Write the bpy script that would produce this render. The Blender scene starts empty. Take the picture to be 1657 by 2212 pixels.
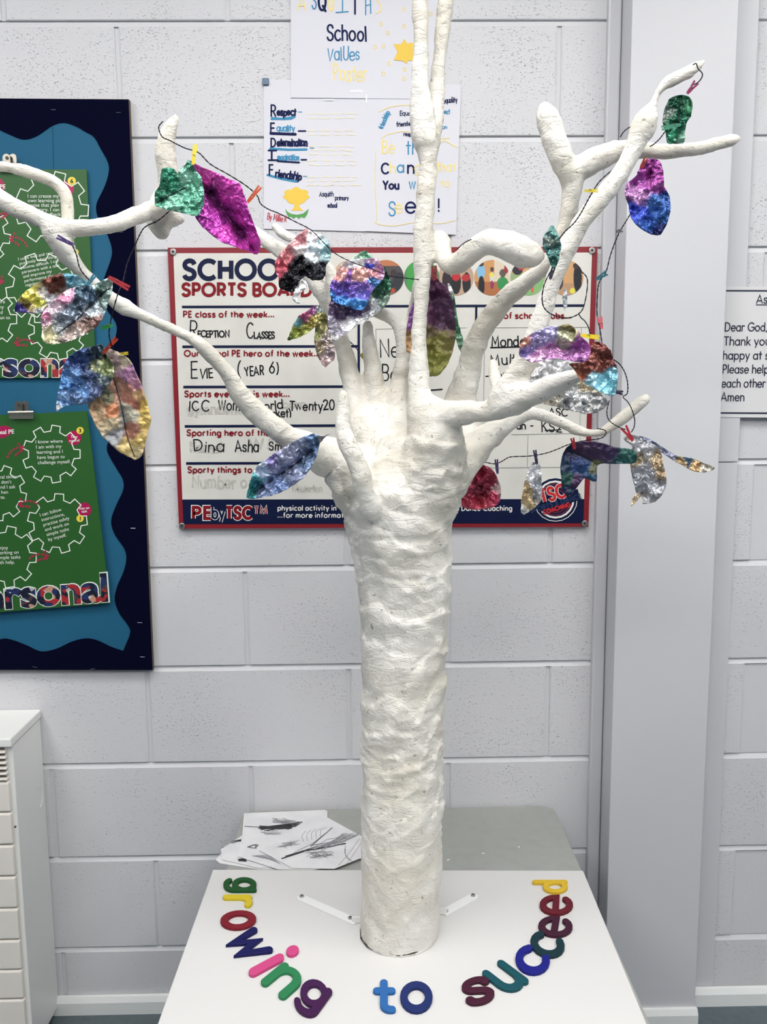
import bpy, bmesh, math, random
import numpy as np
from mathutils import Vector, Matrix, noise
from mathutils.geometry import delaunay_2d_cdt
random.seed(7)
S = bpy.context.scene
COL = S.collection

# ------------------------------------------------------------------ camera, world, exposure
FPX, PITCH, YAW, ROLL = 1900.0, 0.13765, 0.016816, -0.00867      # focal length in pixels of a 1657 x 2212 frame
WALL_Y = 1.9044                                                  # front face of the block wall
C0, SP = 0.390986 * WALL_Y, 0.225                                # first bed joint above the lens, course height
_cy, _sy, _cp, _sp = math.cos(YAW), math.sin(YAW), math.cos(PITCH), math.sin(PITCH)
_f = Vector((_sy * _cp, _cy * _cp, -_sp)); _r = Vector((_cy, -_sy, 0)); _u = _r.cross(_f)
RGT = _r * math.cos(ROLL) + _u * math.sin(ROLL); UPV = -_r * math.sin(ROLL) + _u * math.cos(ROLL); FWD = _f


def ray(px, py):
    return RGT * ((px - 828.5) / FPX) - UPV * ((py - 1106) / FPX) + FWD


_d = ray(160, 2194)
CAM_H = -_d.z / _d.y * (WALL_Y - 0.015)                          # floor meets the skirting there
CAM = Vector((0, 0, CAM_H))


def P(px, py, Y):                                                # point on a vertical plane at distance Y
    d = ray(px, py); return CAM + d * (Y / d.y)


def PZ(px, py, z):                                               # point on a horizontal plane
    d = ray(px, py); return CAM + d * ((z - CAM.z) / d.z)


def PXM(Y):                                                      # metres per pixel at distance Y
    return Y / FPX * 1.0


cam = bpy.data.cameras.new('camera'); camo = bpy.data.objects.new('camera', cam); COL.objects.link(camo)
cam.sensor_fit = 'VERTICAL'; cam.sensor_height = 36.0; cam.lens = 36.0 * FPX / 2212.0
cam.clip_start = 0.02; cam.clip_end = 50
camo.matrix_world = Matrix(((RGT.x, UPV.x, -FWD.x, CAM.x), (RGT.y, UPV.y, -FWD.y, CAM.y), (RGT.z, UPV.z, -FWD.z, CAM.z), (0, 0, 0, 1)))
S.camera = camo
W = bpy.data.worlds.new('world'); S.world = W; W.use_nodes = True
W.node_tree.nodes['Background'].inputs[0].default_value = (0.9, 0.95, 1, 1)
W.node_tree.nodes['Background'].inputs[1].default_value = 0.3
S.view_settings.view_transform = 'Standard'; S.view_settings.look = 'None'
S.view_settings.gamma = 1; S.view_settings.use_curve_mapping = False
S.view_settings.exposure = -0.6
CEIL = 2.75
LIGHT_POWER = 26.0
# (x, y) of the ceiling light panels; each panel is an emitting diffuser built in ceiling_light()
LIGHTS = [(x, y) for x in (-1.35, 0.0, 1.35) for y in (0.82, -0.3)] + [(-0.9, -1.3), (0.9, -1.3), (2.5, -1.6)]


# ------------------------------------------------------------------ helpers
def lin(c):
    if isinstance(c, str):
        c = c.lstrip('#'); c = [int(c[i:i + 2], 16) for i in (0, 2, 4)] if len(c) == 6 else [int(x * 2, 16) for x in c]
    return tuple(((v / 255) / 12.92 if v / 255 <= 0.04045 else ((v / 255 + 0.055) / 1.055) ** 2.4) for v in c)


class NT:
    def __init__(s, m): s.t = m.node_tree; s.n = s.t.nodes; s.b = s.n['Principled BSDF']
    def add(s, typ, **kw):
        n = s.n.new(typ)
        for k, v in kw.items():
            if k in n.inputs: n.inputs[k].default_value = v
            else: setattr(n, k, v)
        return n
    def link(s, a, b): s.t.links.new(a, b)


def mat(name, col, rough=0.6, metal=0.0, bump=None, var=None, spec=0.5, attr=None):
    m = bpy.data.materials.new(name); m.use_nodes = True
    t = NT(m); b = t.b
    b.inputs['Roughness'].default_value = rough; b.inputs['Metallic'].default_value = metal
    b.inputs['Specular IOR Level'].default_value = spec
    c = lin(col) if not (isinstance(col, tuple) and max(col) <= 1) else col
    b.inputs['Base Color'].default_value = (*c, 1)
    tc = t.add('ShaderNodeTexCoord')
    if attr:
        a = t.add('ShaderNodeAttribute', attribute_name=attr); t.link(a.outputs['Color'], b.inputs['Base Color'])
    elif var:                                                    # (scale, second colour, amount)
        n = t.add('ShaderNodeTexNoise'); n.inputs['Scale'].default_value = var[0]; n.inputs['Detail'].default_value = 4
        t.link(tc.outputs['Object'], n.inputs['Vector'])
        r = t.add('ShaderNodeValToRGB'); r.color_ramp.elements[0].position = 0.4; r.color_ramp.elements[1].position = 0.7
        r.color_ramp.elements[0].color = (*c, 1); c2 = lin(var[1])
        r.color_ramp.elements[1].color = (*[c[i] + (c2[i] - c[i]) * var[2] for i in range(3)], 1)
        t.link(n.outputs[0], r.inputs[0]); t.link(r.outputs[0], b.inputs['Base Color'])
    if bump:                                                     # (scale, distance)
        n = t.add('ShaderNodeTexNoise'); n.inputs['Scale'].default_value = bump[0]; n.inputs['Detail'].default_value = 3
        t.link(tc.outputs['Object'], n.inputs['Vector'])
        bp = t.add('ShaderNodeBump'); bp.inputs['Distance'].default_value = bump[1]; bp.inputs['Strength'].default_value = 1
        t.link(n.outputs[0], bp.inputs['Height']); t.link(bp.outputs[0], b.inputs['Normal'])
    return m


_mc = {}


def cm(name, col, rough=0.6, metal=0.0, **k):                    # cached plain material
    key = (name, col)
    if key not in _mc: _mc[key] = mat(name, col, rough, metal, **k)
    return _mc[key]


def tag(o, label=None, cat=None, group=None, kind=None):
    for k, v in (('label', label), ('category', cat), ('group', group), ('kind', kind)):
        if v: o[k] = v
    return o


def meshobj(name, V, F, m, parent=None, smooth=False):
    me = bpy.data.meshes.new(name); me.from_pydata([tuple(v) for v in V], [], [tuple(f) for f in F]); me.update()
    if m: me.materials.append(m)
    if smooth: me.shade_smooth()
    o = bpy.data.objects.new(name, me); COL.objects.link(o)
    if parent:
        o.parent = parent; o.matrix_parent_inverse = Matrix.Identity(4)
        if parent.location.length > 0 or parent.rotation_euler.x: pass
    return o


def empty(name, loc=(0, 0, 0)):
    o = bpy.data.objects.new(name, None); COL.objects.link(o); o.empty_display_size = 0.05
    o.location = loc
    return o


def local(V, parent):                                            # world verts -> verts local to an unrotated Empty
    off = Vector((0, 0, 0)); q = parent
    while q: off += q.location; q = q.parent
    return [Vector(v) - off for v in V]


class MB:                                                        # collects geometry for ONE mesh object
    def __init__(s): s.V = []; s.F = []
    def add(s, V, F):
        k = len(s.V); s.V += [Vector(v) for v in V]; s.F += [tuple(i + k for i in f) for f in F]
    def box(s, a, b, bev=0.0):
        x0, y0, z0 = a; x1, y1, z1 = b
        bm = bmesh.new(); bmesh.ops.create_cube(bm, size=1)
        for v in bm.verts:
            v.co = Vector(((x0 + x1) / 2 + v.co.x * (x1 - x0), (y0 + y1) / 2 + v.co.y * (y1 - y0), (z0 + z1) / 2 + v.co.z * (z1 - z0)))
        if bev: bmesh.ops.bevel(bm, geom=bm.edges[:], offset=bev, segments=2, affect='EDGES', profile=0.5)
        s.bm(bm)
    def bm(s, bm):
        bm.verts.index_update(); s.add([v.co.copy() for v in bm.verts], [[v.index for v in f.verts] for f in bm.faces]); bm.free()
    def cyl(s, c, axis, r, h, n=16, r2=None, bev=0):
        bm = bmesh.new()
        bmesh.ops.create_cone(bm, cap_ends=True, segments=n, radius1=r, radius2=r if r2 is None else r2, depth=h)
        q = Vector((0, 0, 1)).rotation_difference(Vector(axis).normalized())
        if bev: bmesh.ops.bevel(bm, geom=[e for e in bm.edges if len(e.link_faces) == 2 and abs(e.calc_face_angle(0)) > 1], offset=bev, segments=2, affect='EDGES', profile=0.5)
        for v in bm.verts: v.co = q @ v.co + Vector(c)
        s.bm(bm)
    def tube(s, pts, rad, n=7, caps=True):
        pts = [Vector(p) for p in pts]; k = len(s.V)
        rad = rad if isinstance(rad, (list, tuple)) else [rad] * len(pts)
        t0 = (pts[1] - pts[0]).normalized(); ref = Vector((0, 0, 1)) if abs(t0.z) < 0.9 else Vector((1, 0, 0))
        nrm = t0.cross(ref).normalized()
        for i, p in enumerate(pts):
            t = (pts[min(i + 1, len(pts) - 1)] - pts[max(i - 1, 0)])
            t = t.normalized() if t.length > 1e-9 else t0
            nrm = (nrm - t * nrm.dot(t)).normalized(); bn = t.cross(nrm)
            for j in range(n):
                a = 2 * math.pi * j / n; s.V.append(p + (nrm * math.cos(a) + bn * math.sin(a)) * rad[i])
        for i in range(len(pts) - 1):
            for j in range(n):
                a, b = k + i * n + j, k + i * n + (j + 1) % n; s.F.append((a, b, b + n, a + n))
        if caps:
            s.F.append(tuple(k + j for j in reversed(range(n)))); s.F.append(tuple(k + (len(pts) - 1) * n + j for j in range(n)))
    def build(s, name, m, parent=None, smooth=False):
        V = local(s.V, parent) if parent else s.V
        return meshobj(name, V, s.F, m, parent, smooth)


def catmull(pts, per=8, closed=False):
    pts = [tuple(p) for p in pts]; n = len(pts); out = []; A = np.array(pts, float)
    rng = range(n if closed else n - 1)
    for i in rng:
        p0 = A[(i - 1) % n] if closed or i > 0 else 2 * A[0] - A[1]
        p1 = A[i]; p2 = A[(i + 1) % n]
        p3 = A[(i + 2) % n] if closed or i + 2 < n else 2 * A[-1] - A[-2]
        for k in range(per):
            t = k / per
            out.append(0.5 * ((2 * p1) + (-p0 + p2) * t + (2 * p0 - 5 * p1 + 4 * p2 - p3) * t * t + (-p0 + 3 * p1 - 3 * p2 + p3) * t ** 3))
    if not closed: out.append(A[-1])
    return [tuple(o) for o in out]


def slab(poly, Yf, thick, name, m, parent=None):                 # polygon given on the plane Yf, extruded towards the wall
    f = [P(x, y, Yf) for x, y in poly]; n = len(f); V = f + [v + Vector((0, thick, 0)) for v in f]
    F = [tuple(range(n))[::-1], tuple(range(n, 2 * n))] + [(i, (i + 1) % n, n + (i + 1) % n, n + i) for i in range(n)]
    b = MB(); b.add(V, F); return b.build(name, m, parent)


# ------------------------------------------------------------------ stroke lettering
def A(cx, cy, rx, ry, a0, a1):
    n = max(4, int(abs(a1 - a0) / 18)); return [(cx + rx * math.cos(math.radians(a0 + (a1 - a0) * i / n)), cy + ry * math.sin(math.radians(a0 + (a1 - a0) * i / n))) for i in range(n + 1)]


def _s(w, h, y0=0.0):
    p = [(.93, .80), (.80, .94), (.5, 1), (.2, .93), (.08, .76), (.2, .60), (.5, .51), (.8, .42), (.93, .25), (.8, .07), (.5, 0), (.18, .06), (.05, .2)]
    return catmull([(x * w, y0 + y * h) for x, y in p], 3)


X = .64
G = {
 'a': (.62, [A(.3, .32, .28, .32, 40, 400), [(.58, X), (.58, 0)]]),
 'b': (.62, [[(.05, 1), (.05, 0)], A(.33, .32, .28, .32, 220, -140)]),
 'c': (.54, [A(.32, .32, .29, .32, 48, 312)]),
 'd': (.62, [A(.3, .32, .28, .32, 40, 400), [(.58, 1), (.58, 0)]]),
 'e': (.6, [[(.03, .33), (.59, .33)] + A(.31, .32, .29, .32, 8, 318)[1:]]),
 'f': (.36, [A(.33, .8, .16, .2, 70, 180) + [(.17, 0)], [(.01, .6), (.36, .6)]]),
 'g': (.62, [A(.3, .32, .28, .32, 40, 400), [(.58, X), (.58, -.06)] + A(.31, -.06, .27, .24, 0, -150)[1:]]),
 'h': (.56, [[(.05, 1), (.05, 0)], A(.29, .36, .24, .28, 180, 0) + [(.53, 0)]]),
 'i': (.12, [[(.06, X), (.06, 0)], [(.06, .86), (.06, .9)]]),
 'j': (.2, [[(.14, X), (.14, -.1)] + A(.0, -.1, .14, .18, 0, -90)[1:], [(.14, .86), (.14, .9)]]),
 'k': (.5, [[(.05, 1), (.05, 0)], [(.46, .62), (.07, .24)], [(.18, .35), (.5, 0)]]),
 'l': (.12, [[(.06, 1), (.06, 0)]]),
 'm': (.86, [[(.05, X), (.05, 0)], A(.24, .36, .19, .28, 180, 0) + [(.43, 0)], A(.62, .36, .19, .28, 180, 0) + [(.81, 0)]]),
 'n': (.56, [[(.05, X), (.05, 0)], A(.29, .36, .24, .28, 180, 0) + [(.53, 0)]]),
 'o': (.64, [A(.32, .32, .3, .32, 0, 360)]),
 'p': (.62, [[(.05, X), (.05, -.32)], A(.33, .32, .28, .32, 220, -140)]),
 'q': (.62, [A(.3, .32, .28, .32, 40, 400), [(.58, X), (.58, -.32)]]),
 'r': (.38, [[(.05, X), (.05, 0)], A(.27, .38, .22, .26, 180, 55)]),
 's': (.46, [_s(.46, X)]),
 't': (.36, [[(.17, .9), (.17, 0)], [(.01, .62), (.35, .62)]]),
 'u': (.56, [[(.05, X), (.05, .26)] + A(.29, .26, .24, .26, 180, 360)[1:], [(.53, X), (.53, 0)]]),
 'v': (.54, [[(.02, X), (.27, 0), (.52, X)]]),
 'w': (.8, [[(.02, X), (.21, 0), (.4, X), (.59, 0), (.78, X)]]),
 'x': (.5, [[(.02, X), (.48, 0)], [(.48, X), (.02, 0)]]),
 'y': (.54, [[(.02, X), (.28, .02)], [(.53, X), (.17, -.3)]]),
 'z': (.48, [[(.03, .6), (.45, .6), (.03, .02), (.47, .02)]]),
 'A': (.8, [[(.02, 0), (.4, 1), (.78, 0)], [(.15, .3), (.65, .3)]]),
 'B': (.6, [[(.06, 0), (.06, 1), (.32, 1)] + A(.32, .75, .22, .25, 90, -90)[1:] + [(.06, .5)], [(.06, .5), (.34, .5)] + A(.34, .25, .24, .25, 90, -90)[1:] + [(.06, 0)]]),
 'C': (.84, [A(.5, .5, .47, .5, 45, 315)]),
 'D': (.78, [[(.06, 0), (.06, 1), (.28, 1)] + A(.28, .5, .46, .5, 90, -90)[1:] + [(.06, 0)]]),
 'E': (.52, [[(.5, 1), (.06, 1), (.06, 0), (.5, 0)], [(.06, .52), (.46, .52)]]),
 'F': (.5, [[(.5, 1), (.06, 1), (.06, 0)], [(.06, .52), (.46, .52)]]),
 'G': (.92, [A(.5, .5, .47, .5, 45, 330) + [(.92, .46), (.55, .46)]]),
 'H': (.7, [[(.06, 0), (.06, 1)], [(.64, 0), (.64, 1)], [(.06, .53), (.64, .53)]]),
 'I': (.14, [[(.07, 0), (.07, 1)]]),
 'J': (.4, [[(.34, 1), (.34, .2)] + A(.14, .2, .2, .2, 0, -130)[1:]]),
 'K': (.62, [[(.06, 0), (.06, 1)], [(.56, 1), (.08, .48)], [(.2, .6), (.6, 0)]]),
 'L': (.48, [[(.06, 1), (.06, 0), (.46, 0)]]),
 'M': (.9, [[(.06, 0), (.12, 1), (.45, .25), (.78, 1), (.84, 0)]]),
 'N': (.74, [[(.06, 0), (.06, 1), (.68, 0), (.68, 1)]]),
 'O': (1.0, [A(.5, .5, .47, .5, 0, 360)]),
 'P': (.58, [[(.06, 0), (.06, 1), (.3, 1)] + A(.3, .73, .25, .27, 90, -90)[1:] + [(.06, .46)]]),
 'Q': (1.0, [A(.5, .5, .47, .5, 0, 360), [(.6, .25), (.95, -.05)]]),
 'R': (.62, [[(.06, 0), (.06, 1), (.3, 1)] + A(.3, .73, .25, .27, 90, -90)[1:] + [(.06, .46)], [(.28, .46), (.58, 0)]]),
 'S': (.6, [_s(.6, 1)]),
 'T': (.6, [[(.0, 1), (.6, 1)], [(.3, 1), (.3, 0)]]),
 'U': (.66, [[(.06, 1), (.06, .3)] + A(.33, .3, .27, .3, 180, 360)[1:] + [(.6, 1)]]),
 'V': (.72, [[(.02, 1), (.36, 0), (.7, 1)]]),
 'W': (1.0, [[(.02, 1), (.26, 0), (.5, 1), (.74, 0), (.98, 1)]]),
 'X': (.66, [[(.02, 1), (.64, 0)], [(.64, 1), (.02, 0)]]),
 'Y': (.64, [[(.02, 1), (.32, .48), (.62, 1)], [(.32, .48), (.32, 0)]]),
 'Z': (.6, [[(.03, 1), (.57, 1), (.03, 0), (.58, 0)]]),
 '0': (.62, [A(.31, .5, .28, .5, 0, 360)]), '1': (.3, [[(.04, .8), (.2, 1), (.2, 0)]]),
 '2': (.58, [A(.28, .73, .25, .27, 160, -20) + [(.03, .02), (.57, .02)]]),
 '3': (.56, [A(.25, .75, .24, .25, 150, -90), A(.25, .25, .27, .25, 90, -150)]),
 '6': (.6, [[(.45, 1), (.1, .5)] + A(.3, .3, .27, .3, 150, 510)]),
 '.': (.14, [[(.07, .0), (.07, .05)]]), ',': (.16, [[(.1, .06), (.04, -.14)]]), '!': (.14, [[(.07, 1), (.07, .3)], [(.07, 0), (.07, .05)]]),
 '(': (.3, [A(.42, .42, .36, .66, 125, 235)]), ')': (.3, [A(-.12, .42, .36, .66, 55, -55)]),
 '-': (.36, [[(.02, .32), (.34, .32)]]), "'": (.1, [[(.05, 1), (.03, .82)]]),
 '&': (.7, [catmull([(.66, 0), (.2, .68), (.22, .95), (.42, .95), (.44, .72), (.08, .36), (.06, .12), (.3, 0), (.5, .1), (.62, .4)], 4)]),
}


def clean(pts):
    out = [pts[0]]
    for p in pts[1:]:
        if (p[0] - out[-1][0]) ** 2 + (p[1] - out[-1][1]) ** 2 > 1e-8: out.append(p)
    return out


def ribbon(pts, w, rnd=True):                                    # polyline -> flat strip (verts, quads), mitred
    pts = clean(pts)
    if len(pts) < 2: return [], []
    closed = math.dist(pts[0], pts[-1]) < 1e-6 and len(pts) > 4
    if closed: pts = pts[:-1]
    n = len(pts); V = []; F = []; h = w / 2
    for i in range(n):
        a = pts[(i - 1) % n] if closed or i > 0 else None; b = pts[(i + 1) % n] if closed or i < n - 1 else None; p = pts[i]
        d1 = np.array(p) - np.array(a) if a is not None else np.array(b) - np.array(p)
        d2 = np.array(b) - np.array(p) if b is not None else d1
        d1 = d1 / np.linalg.norm(d1); d2 = d2 / np.linalg.norm(d2)
        nn = np.array([-d1[1] - d2[1], d1[0] + d2[0]]); L = np.linalg.norm(nn)
        nn = np.array([-d1[1], d1[0]]) if L < .3 else nn / L
        c = max(.45, abs(nn.dot(np.array([-d2[1], d2[0]]))))
        V += [tuple(np.array(p) + nn * h / c), tuple(np.array(p) - nn * h / c)]
    m = n if closed else n - 1
    for i in range(m):
        j = (i + 1) % n; F.append((2 * i, 2 * i + 1, 2 * j + 1, 2 * j))
    if rnd and not closed:
        for e, q in ((0, 1), (n - 1, n - 2)):
            d = np.array(pts[e]) - np.array(pts[q]); a0 = math.atan2(d[1], d[0]); k = len(V)
            arc = [(pts[e][0] + h * math.cos(a0 - math.pi / 2 + math.pi * t / 6), pts[e][1] + h * math.sin(a0 - math.pi / 2 + math.pi * t / 6)) for t in range(7)]
            V += arc; F.append(tuple(range(k, k + 7)))
    return V, F


class Ink:                                                       # flat print or pen marks on a plane, laid out in picture units of that plane
    def __init__(s, Y, off=0.0005): s.Y = Y; s.off = off; s.k = 0; s.b = MB(); s.done = []
    def new(s):
        if s.b.V: s.done.append(s.b); s.b = MB()
    def _put(s, V, F):
        y = s.Y - s.off - 0.00002 * (s.k % 12); s.k += 1
        s.b.add([P(x, v, y) for x, v in V], F)
    def poly(s, pts): s._put(pts, [tuple(range(len(pts)))]); return s
    def rect(s, x0, y0, x1, y1): return s.poly([(x0, y0), (x1, y0), (x1, y1), (x0, y1)])
    def line(s, pts, w, rnd=True): s._put(*ribbon(pts, w, rnd)); return s
    def disc(s, x, y, r, n=24): return s.poly([(x + r * math.cos(2 * math.pi * i / n), y + r * math.sin(2 * math.pi * i / n)) for i in range(n)])
    def ring(s, x, y, r, w, a0=0, a1=360): s.new(); return s.line(A(x, y, r, r, a0, a1), w, False)
    def write(s, txt, x, y, h, w, fit=None, ang=0, jit=0, slant=0, sp=.16, rnd=True, sx=1.0, space=.38):
        s.new(); adv = 0; seq = []
        for ch in txt:
            if ch == ' ': adv += space; continue
            g = G.get(ch)
            if not g: continue
            seq.append((ch, adv)); adv += g[0] + sp
        tot = max(adv - sp, .01); kx = (fit / (tot * h)) if fit else sx
        ca, sa = math.cos(math.radians(ang)), math.sin(math.radians(ang))
        for ch, a in seq:
            r = random.uniform(-1, 1) * jit * .10; dy = random.uniform(-1, 1) * jit * .05; k = 1 + random.uniform(-1, 1) * jit * .08
            for st in G[ch][1]:
                pts = []
                if not rnd and len(st) == 2 and math.dist(*st) < .06: st = [st[0], (st[0][0], st[0][1] + w / h)]
                for gx, gy in st:
                    gx, gy = gx * math.cos(r) - gy * math.sin(r), gx * math.sin(r) + gy * math.cos(r)
                    u = (a + gx * k + slant * gy) * kx * h; v = (gy * k + dy) * h
                    pts.append((x + u * ca + v * sa, y + u * sa - v * ca))
                s.line(pts, w, rnd)
        return s
    def build(s, name, m, parent):
        s.new()
        for b in s.done: o = b.build(name, m, parent)
        return o


_fc = {}


def glyphs(txt, bold=0.0):                                       # outlines of the built-in sans face as a mesh
    k = (txt, bold)
    if k not in _fc:
        c = bpy.data.curves.new('t', 'FONT'); c.body = txt; c.size = 1; c.offset = bold; c.resolution_u = 4
        o = bpy.data.objects.new('t', c); COL.objects.link(o)
        dg = bpy.context.evaluated_depsgraph_get(); me = bpy.data.meshes.new_from_object(o.evaluated_get(dg))
        _fc[k] = ([(v.co.x, v.co.y) for v in me.vertices], [tuple(p.vertices) for p in me.polygons])
        bpy.data.objects.remove(o); bpy.data.curves.remove(c); bpy.data.meshes.remove(me)
    return _fc[k]


def printed(ink, txt, x, y, size, fit=None, ang=0, bold=0.0, center=False):
    ink.new(); V, F = glyphs(txt, bold)
    if not V: return
    x0 = min(v[0] for v in V); x1 = max(v[0] for v in V); kx = fit / ((x1 - x0) * size) if fit else 1
    ca, sa = math.cos(math.radians(ang)), math.sin(math.radians(ang)); out = []
    off = (x1 + x0) / 2 if center else x0
    for vx, vy in V:
        u = (vx - off) * kx * size; v = vy * size; out.append((x + u * ca + v * sa, y + u * sa - v * ca))
    ink._put(out, F)


def picture(name, poly, Y, shapes, base, parent, step=2.0, m=None):    # small printed photograph: a face-coloured flat mesh
    xs = [p[0] for p in poly]; ys = [p[1] for p in poly]
    pts, nb = fill_points(poly, step)
    F = tri(pts, nb)
    b = MB(); b.add([P(x, y, Y) for x, y in pts], F); o = b.build(name, m or PRINT, parent)
    at = o.data.color_attributes.new('ink', 'FLOAT_COLOR', 'POINT')
    for i, (x, y) in enumerate(pts):
        c = base
        for sh in shapes:
            if sh[0] == 'e' and ((x - sh[1]) / sh[3]) ** 2 + ((y - sh[2]) / sh[4]) ** 2 < 1: c = sh[5]
            if sh[0] == 'r' and sh[1] <= x <= sh[3] and sh[2] <= y <= sh[4]: c = sh[5]
        at.data[i].color = (*lin(c), 1)
    return o


def inside(x, y, poly):
    r = False; n = len(poly); j = n - 1
    for i in range(n):
        xi, yi = poly[i]; xj, yj = poly[j]
        if (yi > y) != (yj > y) and x < (xj - xi) * (y - yi) / (yj - yi) + xi: r = not r
        j = i
    return r


def fill_points(poly, step):
    B = []
    n = len(poly)
    for i in range(n):
        a, b = poly[i], poly[(i + 1) % n]; k = max(1, int(math.dist(a, b) / step))
        for t in range(k): B.append((a[0] + (b[0] - a[0]) * t / k, a[1] + (b[1] - a[1]) * t / k))
    pts = list(B); xs = [p[0] for p in B]; ys = [p[1] for p in B]; row = 0
    Bn = np.array(B); y = min(ys)
    while y < max(ys):
        x = min(xs) + (step / 2 if row % 2 else 0)
        while x < max(xs):
            if inside(x, y, poly) and ((Bn[:, 0] - x) ** 2 + (Bn[:, 1] - y) ** 2).min() > (step * .55) ** 2: pts.append((x, y))
            x += step
        y += step * .87; row += 1
    return pts, len(B)


def tri(pts, nb):
    r = delaunay_2d_cdt([Vector(p) for p in pts], [], [list(range(nb))], 1, 1e-4)
    if len(r[0]) == len(pts):
        return [tuple(f) for f in r[2]]
    mp = [o[0] if o else 0 for o in r[3]]
    return [tuple(mp[i] for i in f) for f in r[2]]


PRINT = mat('printed_ink', (.5, .5, .5), .45, attr='ink')
NAVY, RED, WHITE = cm('navy_print', '#081438', .45, spec=.25), cm('red_print', '#7e121d', .45, spec=.25), cm('white_print', '#eceae4', .35)
BLACKPEN = cm('black_marker', '#0c0e16', .6, spec=.2)

# ------------------------------------------------------------------ the setting
wall_m = mat('painted_block', '#d2d2d4', .5, spec=.35)
t = NT(wall_m); tc = t.add('ShaderNodeTexCoord')
n1 = t.add('ShaderNodeTexNoise'); n1.inputs['Scale'].default_value = 230; n1.inputs['Detail'].default_value = 3; n1.inputs['Roughness'].default_value = .6
mp = t.add('ShaderNodeMapping'); mp.inputs['Rotation'].default_value = (0, .6, 0); mp.inputs['Scale'].default_value = (.75, 1, 1.5)
vo = t.add('ShaderNodeTexNoise'); vo.inputs['Scale'].default_value = 350; vo.inputs['Detail'].default_value = 0.5
rp = t.add('ShaderNodeValToRGB'); rp.color_ramp.elements[0].position = .14; rp.color_ramp.elements[1].position = .29
big = t.add('ShaderNodeTexNoise'); big.inputs['Scale'].default_value = 7; big.inputs['Detail'].default_value = 3
ml = t.add('ShaderNodeMath', operation='MULTIPLY'); ml.inputs[1].default_value = .22
ad = t.add('ShaderNodeMath', operation='ADD')
sub = t.add('ShaderNodeMath', operation='MULTIPLY_ADD'); sub.inputs[1].default_value = .16; 
sb2 = t.add('ShaderNodeMath', operation='MULTIPLY_ADD'); sb2.inputs[1].default_value = -.22; sb2.inputs[2].default_value = .11
ad2 = t.add('ShaderNodeMath', operation='ADD')
bp = t.add('ShaderNodeBump'); bp.inputs['Distance'].default_value = .0032; bp.inputs['Strength'].default_value = .8
t.link(tc.outputs['Object'], n1.inputs['Vector']); t.link(tc.outputs['Object'], mp.inputs[0]); t.link(mp.outputs[0], vo.inputs['Vector']); t.link(tc.outputs['Object'], big.inputs['Vector'])
t.link(big.outputs[0], sb2.inputs[0]); t.link(vo.outputs[0], ad2.inputs[0]); t.link(sb2.outputs[0], ad2.inputs[1]); t.link(ad2.outputs[0], rp.inputs[0])
t.link(n1.outputs[0], ml.inputs[0]); t.link(rp.outputs[0], ad.inputs[0]); t.link(ml.outputs[0], ad.inputs[1]); t.link(ad.outputs[0], bp.inputs['Height']); t.link(bp.outputs[0], t.b.inputs['Normal'])
mortar_m = mat('painted_mortar', '#d2d2d4', .5, spec=.35, bump=(160, .0006))
smooth_m = mat('painted_board', '#cdcdd0', .42, bump=(25, .0006))
ROOM = (-2.6, 3.4, -4.2)                                         # left, right, behind the camera


def zj(k): return CAM_H + C0 - k * SP                            # lower edge of the course above joint k


xj = P(531, 1330, WALL_Y).x                                      # a perpend in the course under joint 5
V = []; F = []
mb = MB(); jb = MB()
JT = .0115
for k in range(-4, 13):
    zt = zj(k) - JT; zb = zj(k + 1)
    zt = min(zt, CEIL); zb = max(zb, 0)
    if zb >= zt: continue
    off = 0 if k % 2 else .225
    i0 = int((ROOM[0] - xj) / .45) - 2
    for i in range(i0, i0 + 18):
        xa = xj + off + i * .45 + .0045; xb = xa + .441
        if xa > P(1330, 1100, WALL_Y).x: xa += .1; xb += .1
        if xb < ROOM[0] or xa > ROOM[1]: continue
        xa = max(xa, ROOM[0]); xb = min(xb, ROOM[1])
        e = .0035; d = .006
        o_ = [(xa, WALL_Y + d, zb), (xb, WALL_Y + d, zb), (xb, WALL_Y + d, zt), (xa, WALL_Y + d, zt)]
        m_ = [(xa, WALL_Y + .0015, zb), (xb, WALL_Y + .0015, zb), (xb, WALL_Y + .0015, zt), (xa, WALL_Y + .0015, zt)]
        f_ = [(xa + e, WALL_Y, zb + .0012), (xb - e, WALL_Y, zb + .0012), (xb - e, WALL_Y, zt - .0015), (xa + e, WALL_Y, zt - .0015)]
        Fq = [(8, 9, 10, 11)] + [(a, (a + 1) % 4, 4 + (a + 1) % 4, 4 + a) for a in range(4)] + [(4 + a, 4 + (a + 1) % 4, 8 + (a + 1) % 4, 8 + a) for a in range(4)]
        mb.add(o_ + m_ + f_, Fq)
    # weathered bed joint under this course's upper neighbour: deep at the top, flush at the bottom
    zc = zj(k)
    if zc < CEIL and zc - JT > 0:
        jb.add([(ROOM[0], WALL_Y + .0065, zc + .002), (ROOM[1], WALL_Y + .0065, zc + .002), (ROOM[1], WALL_Y + .0055, zc - .003), (ROOM[0], WALL_Y + .0055, zc - .003),
                (ROOM[1], WALL_Y + .0005, zc - JT - .001), (ROOM[0], WALL_Y + .0005, zc - JT - .001)], [(0, 1, 2, 3), (3, 2, 4, 5)])
jb.add([(ROOM[0], WALL_Y + .0035, 0), (ROOM[1], WALL_Y + .0035, 0), (ROOM[1], WALL_Y + .0035, CEIL), (ROOM[0], WALL_Y + .0035, CEIL)], [])
wb = mb.build('wall_back', wall_m); tag(wb, 'white painted concrete block wall behind the tree', 'wall', kind='structure')
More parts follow.
